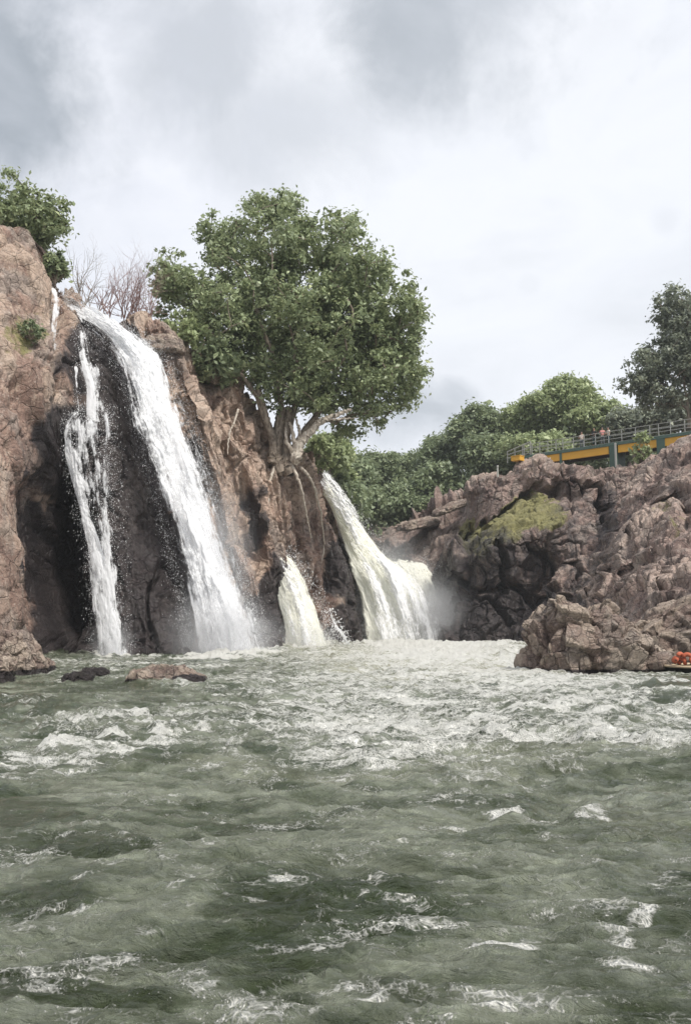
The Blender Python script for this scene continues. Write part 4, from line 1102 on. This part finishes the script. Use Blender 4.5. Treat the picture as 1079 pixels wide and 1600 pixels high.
PL = boxmesh('plinth', [(np.zeros(3), dirv * .5, side * .4, upv * .22), (np.array([0, 0, .25]), dirv * .54, side * .44, upv * .03)], M_YEL, None, np.zeros(3)); PL.location = tuple(pc)
tag(PL, 'small orange painted block on the rock at the bridge left end', 'plinth')
mp = at(777, 745, 87)
MPo = empty('marker_post', mp, 'small white post standing on the rock left of the bridge', 'post')
tubes('shaft', [mp], [mp + np.array([0, 0, 1.0])], [.09], [.08], M_RAIL, MPo, 8, mp)
tubes('cap', [mp + np.array([0, 0, 1.03])], [mp + np.array([0, 0, 1.1])], [.11], [.10], M_RAIL, MPo, 8, mp)

# ------------------------------------------------------------------ people
def skin_mesh(name, joints, edges, material, parent=None, sub=2, loc=(0, 0, 0), rz=0):
    me = bpy.data.meshes.new(name); me.from_pydata([j[0] for j in joints], edges, [])
    o = bpy.data.objects.new(name, me); COL.objects.link(o)
    sk = o.modifiers.new('skin', 'SKIN'); ss = o.modifiers.new('sub', 'SUBSURF'); ss.levels = sub; ss.render_levels = sub
    for i, j in enumerate(joints):
        r_ = j[1] if isinstance(j[1], tuple) else (j[1], j[1]); me.skin_vertices[0].data[i].radius = r_
    me.skin_vertices[0].data[0].use_root = True
    dg = bpy.context.evaluated_depsgraph_get(); m2 = bpy.data.meshes.new_from_object(o.evaluated_get(dg))
    m2.name = name
    bpy.data.objects.remove(o); o = bpy.data.objects.new(name, m2); COL.objects.link(o)
    m2.materials.clear(); m2.materials.append(material)
    m2.polygons.foreach_set('use_smooth', np.ones(len(m2.polygons), bool))
    if parent: o.parent = parent
    o.location = loc; o.rotation_euler = (0, 0, rz)
    return o

SKIN = simple('skin', (.27, .15, .10), .6, var=.05)
HAIR = simple('black_hair', (.012, .010, .010), .5)
def cloth(n, c): return simple(n, c, .85, var=.15, scale=9, bump=.3)

def person(loc, rz, label, top, legs, seated=False, vest=None):
    """facing local -Y"""
    root = empty('person', loc, label, 'person'); root.rotation_euler = (0, 0, rz)
    if seated: H = .05; kn = [(s * .17, -.42, .10) for s in (-1, 1)]; an = [(s * .14, -.46, -.30) for s in (-1, 1)]; to = [(s * .14, -.62, -.34) for s in (-1, 1)]
    else: H = .92; kn = [(s * .11, -.03, .49) for s in (-1, 1)]; an = [(s * .12, .02, .08) for s in (-1, 1)]; to = [(s * .13, -.15, .04) for s in (-1, 1)]
    J = [((0, 0, H), (.14, .11)), ((0, -.02, H + .25), (.13, .10)), ((0, 0, H + .46), (.15, .10)), ((0, 0, H + .56), .055), ((0, -.02, H + .64), .07), ((0, -.02, H + .74), (.075, .09)), ((0, -.01, H + .80), .055)]
    E = [(0, 1), (1, 2), (2, 3), (3, 4), (4, 5), (5, 6)]
    for k, s in enumerate((-1, 1)):
        b = len(J)
        hand = (s * .22, -.34, H + .18) if not seated else (s * .24, -.40, H + .12)
        J += [((s * .17, 0, H + .47), .06), ((s * .25, .0, H + .22), .045), (hand, .032), ((hand[0], hand[1] - .07, hand[2] - .01), .03)]
        E += [(2, b), (b, b + 1), (b + 1, b + 2), (b + 2, b + 3)]
        c = len(J)
        for f_ in range(4):
            J.append(((hand[0] + (f_ - 1.5) * .018, hand[1] - .15 + abs(f_ - 1.3) * .01, hand[2] - .03), .009)); E.append((b + 3, c + f_))
        J.append(((hand[0] - s * .045, hand[1] - .09, hand[2] + .0), .010)); E.append((b + 2, c + 4))
        l = len(J)
        J += [((s * .10, 0, H - .06), .09), (kn[k], .062), (an[k], .04), (to[k], .035)]
        E += [(0, l), (l, l + 1), (l + 1, l + 2), (l + 2, l + 3)]
    body = skin_mesh('body', J, E, SKIN, root)
    # face
    tubes('nose', [(0, -.105, H + .74)], [(0, -.125, H + .715)], [.012], [.016], SKIN, body, 6)
    for s in (-1, 1): tubes('eye', [(s * .03, -.10, H + .755)], [(s * .03, -.108, H + .755)], [.012], [.008], HAIR, body, 6)
    skin_mesh('hair', [((0, .02, H + .70), .06), ((0, .02, H + .78), (.088, .095)), ((0, .0, H + .84), .06)], [(0, 1), (1, 2)], HAIR, root)
    # shirt: torso and sleeves; trousers
    Js = [((0, 0, H - .02), (.165, .135)), ((0, -.02, H + .25), (.155, .125)), ((0, 0, H + .47), (.17, .12)), ((0, 0, H + .53), (.07, .07))]; Es = [(0, 1), (1, 2), (2, 3)]
    for s in (-1, 1):
        b = len(Js); Js += [((s * .18, 0, H + .47), .075), ((s * .235, 0, H + .28), .065)]; Es += [(2, b), (b, b + 1)]
    skin_mesh('shirt', Js, Es, top, root)
    Jt = [((0, 0, H), (.155, .125))]; Et = []
    for k, s in enumerate((-1, 1)):
        b = len(Jt); Jt += [((s * .10, 0, H - .07), .105), (kn[k], .08), ((an[k][0], an[k][1], an[k][2] + .05), .065)]; Et += [(0, b), (b, b + 1), (b + 1, b + 2)]
    skin_mesh('trousers', Jt, Et, legs, root)
    if vest:
        skin_mesh('life_vest', [((0, 0, H + .08), (.20, .18)), ((0, -.01, H + .26), (.20, .17)), ((0, 0, H + .46), (.19, .15))], [(0, 1), (1, 2)], vest, root, 1)
        skin_mesh('vest_collar', [((-.10, -.06, H + .52), .05), ((-.08, .08, H + .56), .05), ((.08, .08, H + .56), .05), ((.10, -.06, H + .52), .05)], [(0, 1), (1, 2), (2, 3)], vest, root, 1)
    return root
C_BLK = cloth('black_cloth', (.012, .012, .014)); C_TEAL = cloth('dark_teal_cloth', (.015, .04, .05)); C_PINK = cloth('pink_cloth', (.50, .22, .20)); C_RED = cloth('maroon_cloth', (.20, .05, .05)); C_PALE = cloth('pale_cloth', (.55, .48, .42)); C_GREY = cloth('grey_cloth', (.10, .11, .12))
C_ORG = cloth('orange_vest', (.40, .10, .05))
fr = math.atan2(side[1], side[0]) + math.pi / 2
def onb(px, o=-.35): return bp(s_of(px), o, -.018)
person(onb(932), fr, 'person in black top and dark trousers standing at the bridge railing', C_BLK, C_TEAL)
person(onb(943, -.6), fr + .5, 'person in pink top standing right of the one in black on the bridge', C_PINK, C_GREY)
person(onb(950, -.95), fr - .6, 'person in pale top at the right of the group on the bridge', C_PALE, C_TEAL)
person(onb(906, -1.1), fr + .2, 'person in white top leaning at the railing left of the group', C_PALE, C_GREY)

# ------------------------------------------------------------------ coracle with life jackets
M_TAR = simple('tarred_hull', (.010, .009, .010), .45, var=.3, bump=.4, scale=5)
M_RIM = simple('bamboo_rim', (.42, .33, .22), .7)
M_WEAVE = simple('woven_bamboo', (.16, .11, .06), .8, bump=.5, scale=12)
bc = at(1102, 1052, 28.0); bc[2] = -.17
CB = empty('coracle', bc, 'round black tarred coracle with pale rim at the right edge of the water', 'boat')
def lathe(name, prof, material, parent, n=64, origin=(0, 0, 0)):
    a = np.linspace(0, 2 * np.pi, n, endpoint=False); P = np.array(prof)
    V = np.stack([np.outer(np.cos(a), P[:, 0]), np.outer(np.sin(a), P[:, 0]), np.repeat(P[None, :, 1], n, 0)], -1)
    m_ = len(P); i = np.arange(n); Fc = []
    for k in range(m_ - 1):
        for j in range(n): Fc.append([j * m_ + k, ((j + 1) % n) * m_ + k, ((j + 1) % n) * m_ + k + 1, j * m_ + k + 1])
    o = mesh(name, V.reshape(-1, 3), Fc, material, parent, smooth=True); o.location = origin; return o
RB = 1.25
lathe('hull', [(.05, -.16), (.7, -.15), (1.05, -.06), (1.18, .12), (RB, .36), (RB + .02, .38)], M_TAR, CB)
lathe('inner_basket', [(RB - .03, .38), (1.12, .13), (1.0, -.02), (.6, -.10), (.02, -.11)], M_WEAVE, CB)
lathe('rim', [(RB - .05, .37), (RB - .05, .41), (RB, .43), (RB + .05, .41), (RB + .05, .37), (RB, .355), (RB - .05, .37)], M_RIM, CB)

def jacket(px, py, D, rz, label):
    """folded life jacket: two padded panels joined by a rolled collar and straps"""
    c = at(px, py, D); T = empty('life_jacket', c, label, 'life jacket', 'life jackets in the coracle'); T.rotation_euler = (.75, .3 * rz, rz)
    import bmesh
    for s in (-1, 1):
        skin_mesh('panel', [((s * .09, 0, -.12), (.11, .07)), ((s * .10, 0, .02), (.12, .08)), ((s * .09, 0, .14), (.10, .06))], [(0, 1), (1, 2)], C_ORG, T)
    skin_mesh('collar', [((-.11, .0, .16), .06), ((-.08, .05, .21), .07), ((0, .08, .22), .075), ((.08, .05, .21), .07), ((.11, 0, .16), .06)], [(0, 1), (1, 2), (2, 3), (3, 4)], C_ORG, T)
    for z in (-.08, .06): tubes('strap', [(-.2, -.075, z)], [(.2, -.075, z)], [.014], [.014], C_BLK, T, 6)
jacket(1057, 1032, 27.45, .5, 'orange red life jacket lying inside the rim of the coracle, the left one')
jacket(1074, 1033, 27.35, -.4, 'orange red life jacket at the frame edge in the coracle')
pl_ = at(1098, 1030, 28.0); pl_[2] = .17
person(pl_, .5, 'person in dark clothes and orange life vest seated in the coracle', C_BLK, C_GREY, True, C_ORG)

# ------------------------------------------------------------------ air between the camera and the far wood
m, t = mat('haze_air')
vs = t.N('ShaderNodeVolumePrincipled', {'Color': (.88, .92, .97, 1), 'Density': .0003})
t.N('ShaderNodeOutputMaterial', {1: vs.outputs[0]})
hz_ = boxmesh('haze', [(np.array([0, 250., 21.]), np.array([1550., 0, 0]), np.array([0, 2300., 0]), np.array([0, 0, 27.]))], m, None, np.zeros(3))
tag(hz_, kind='stuff')
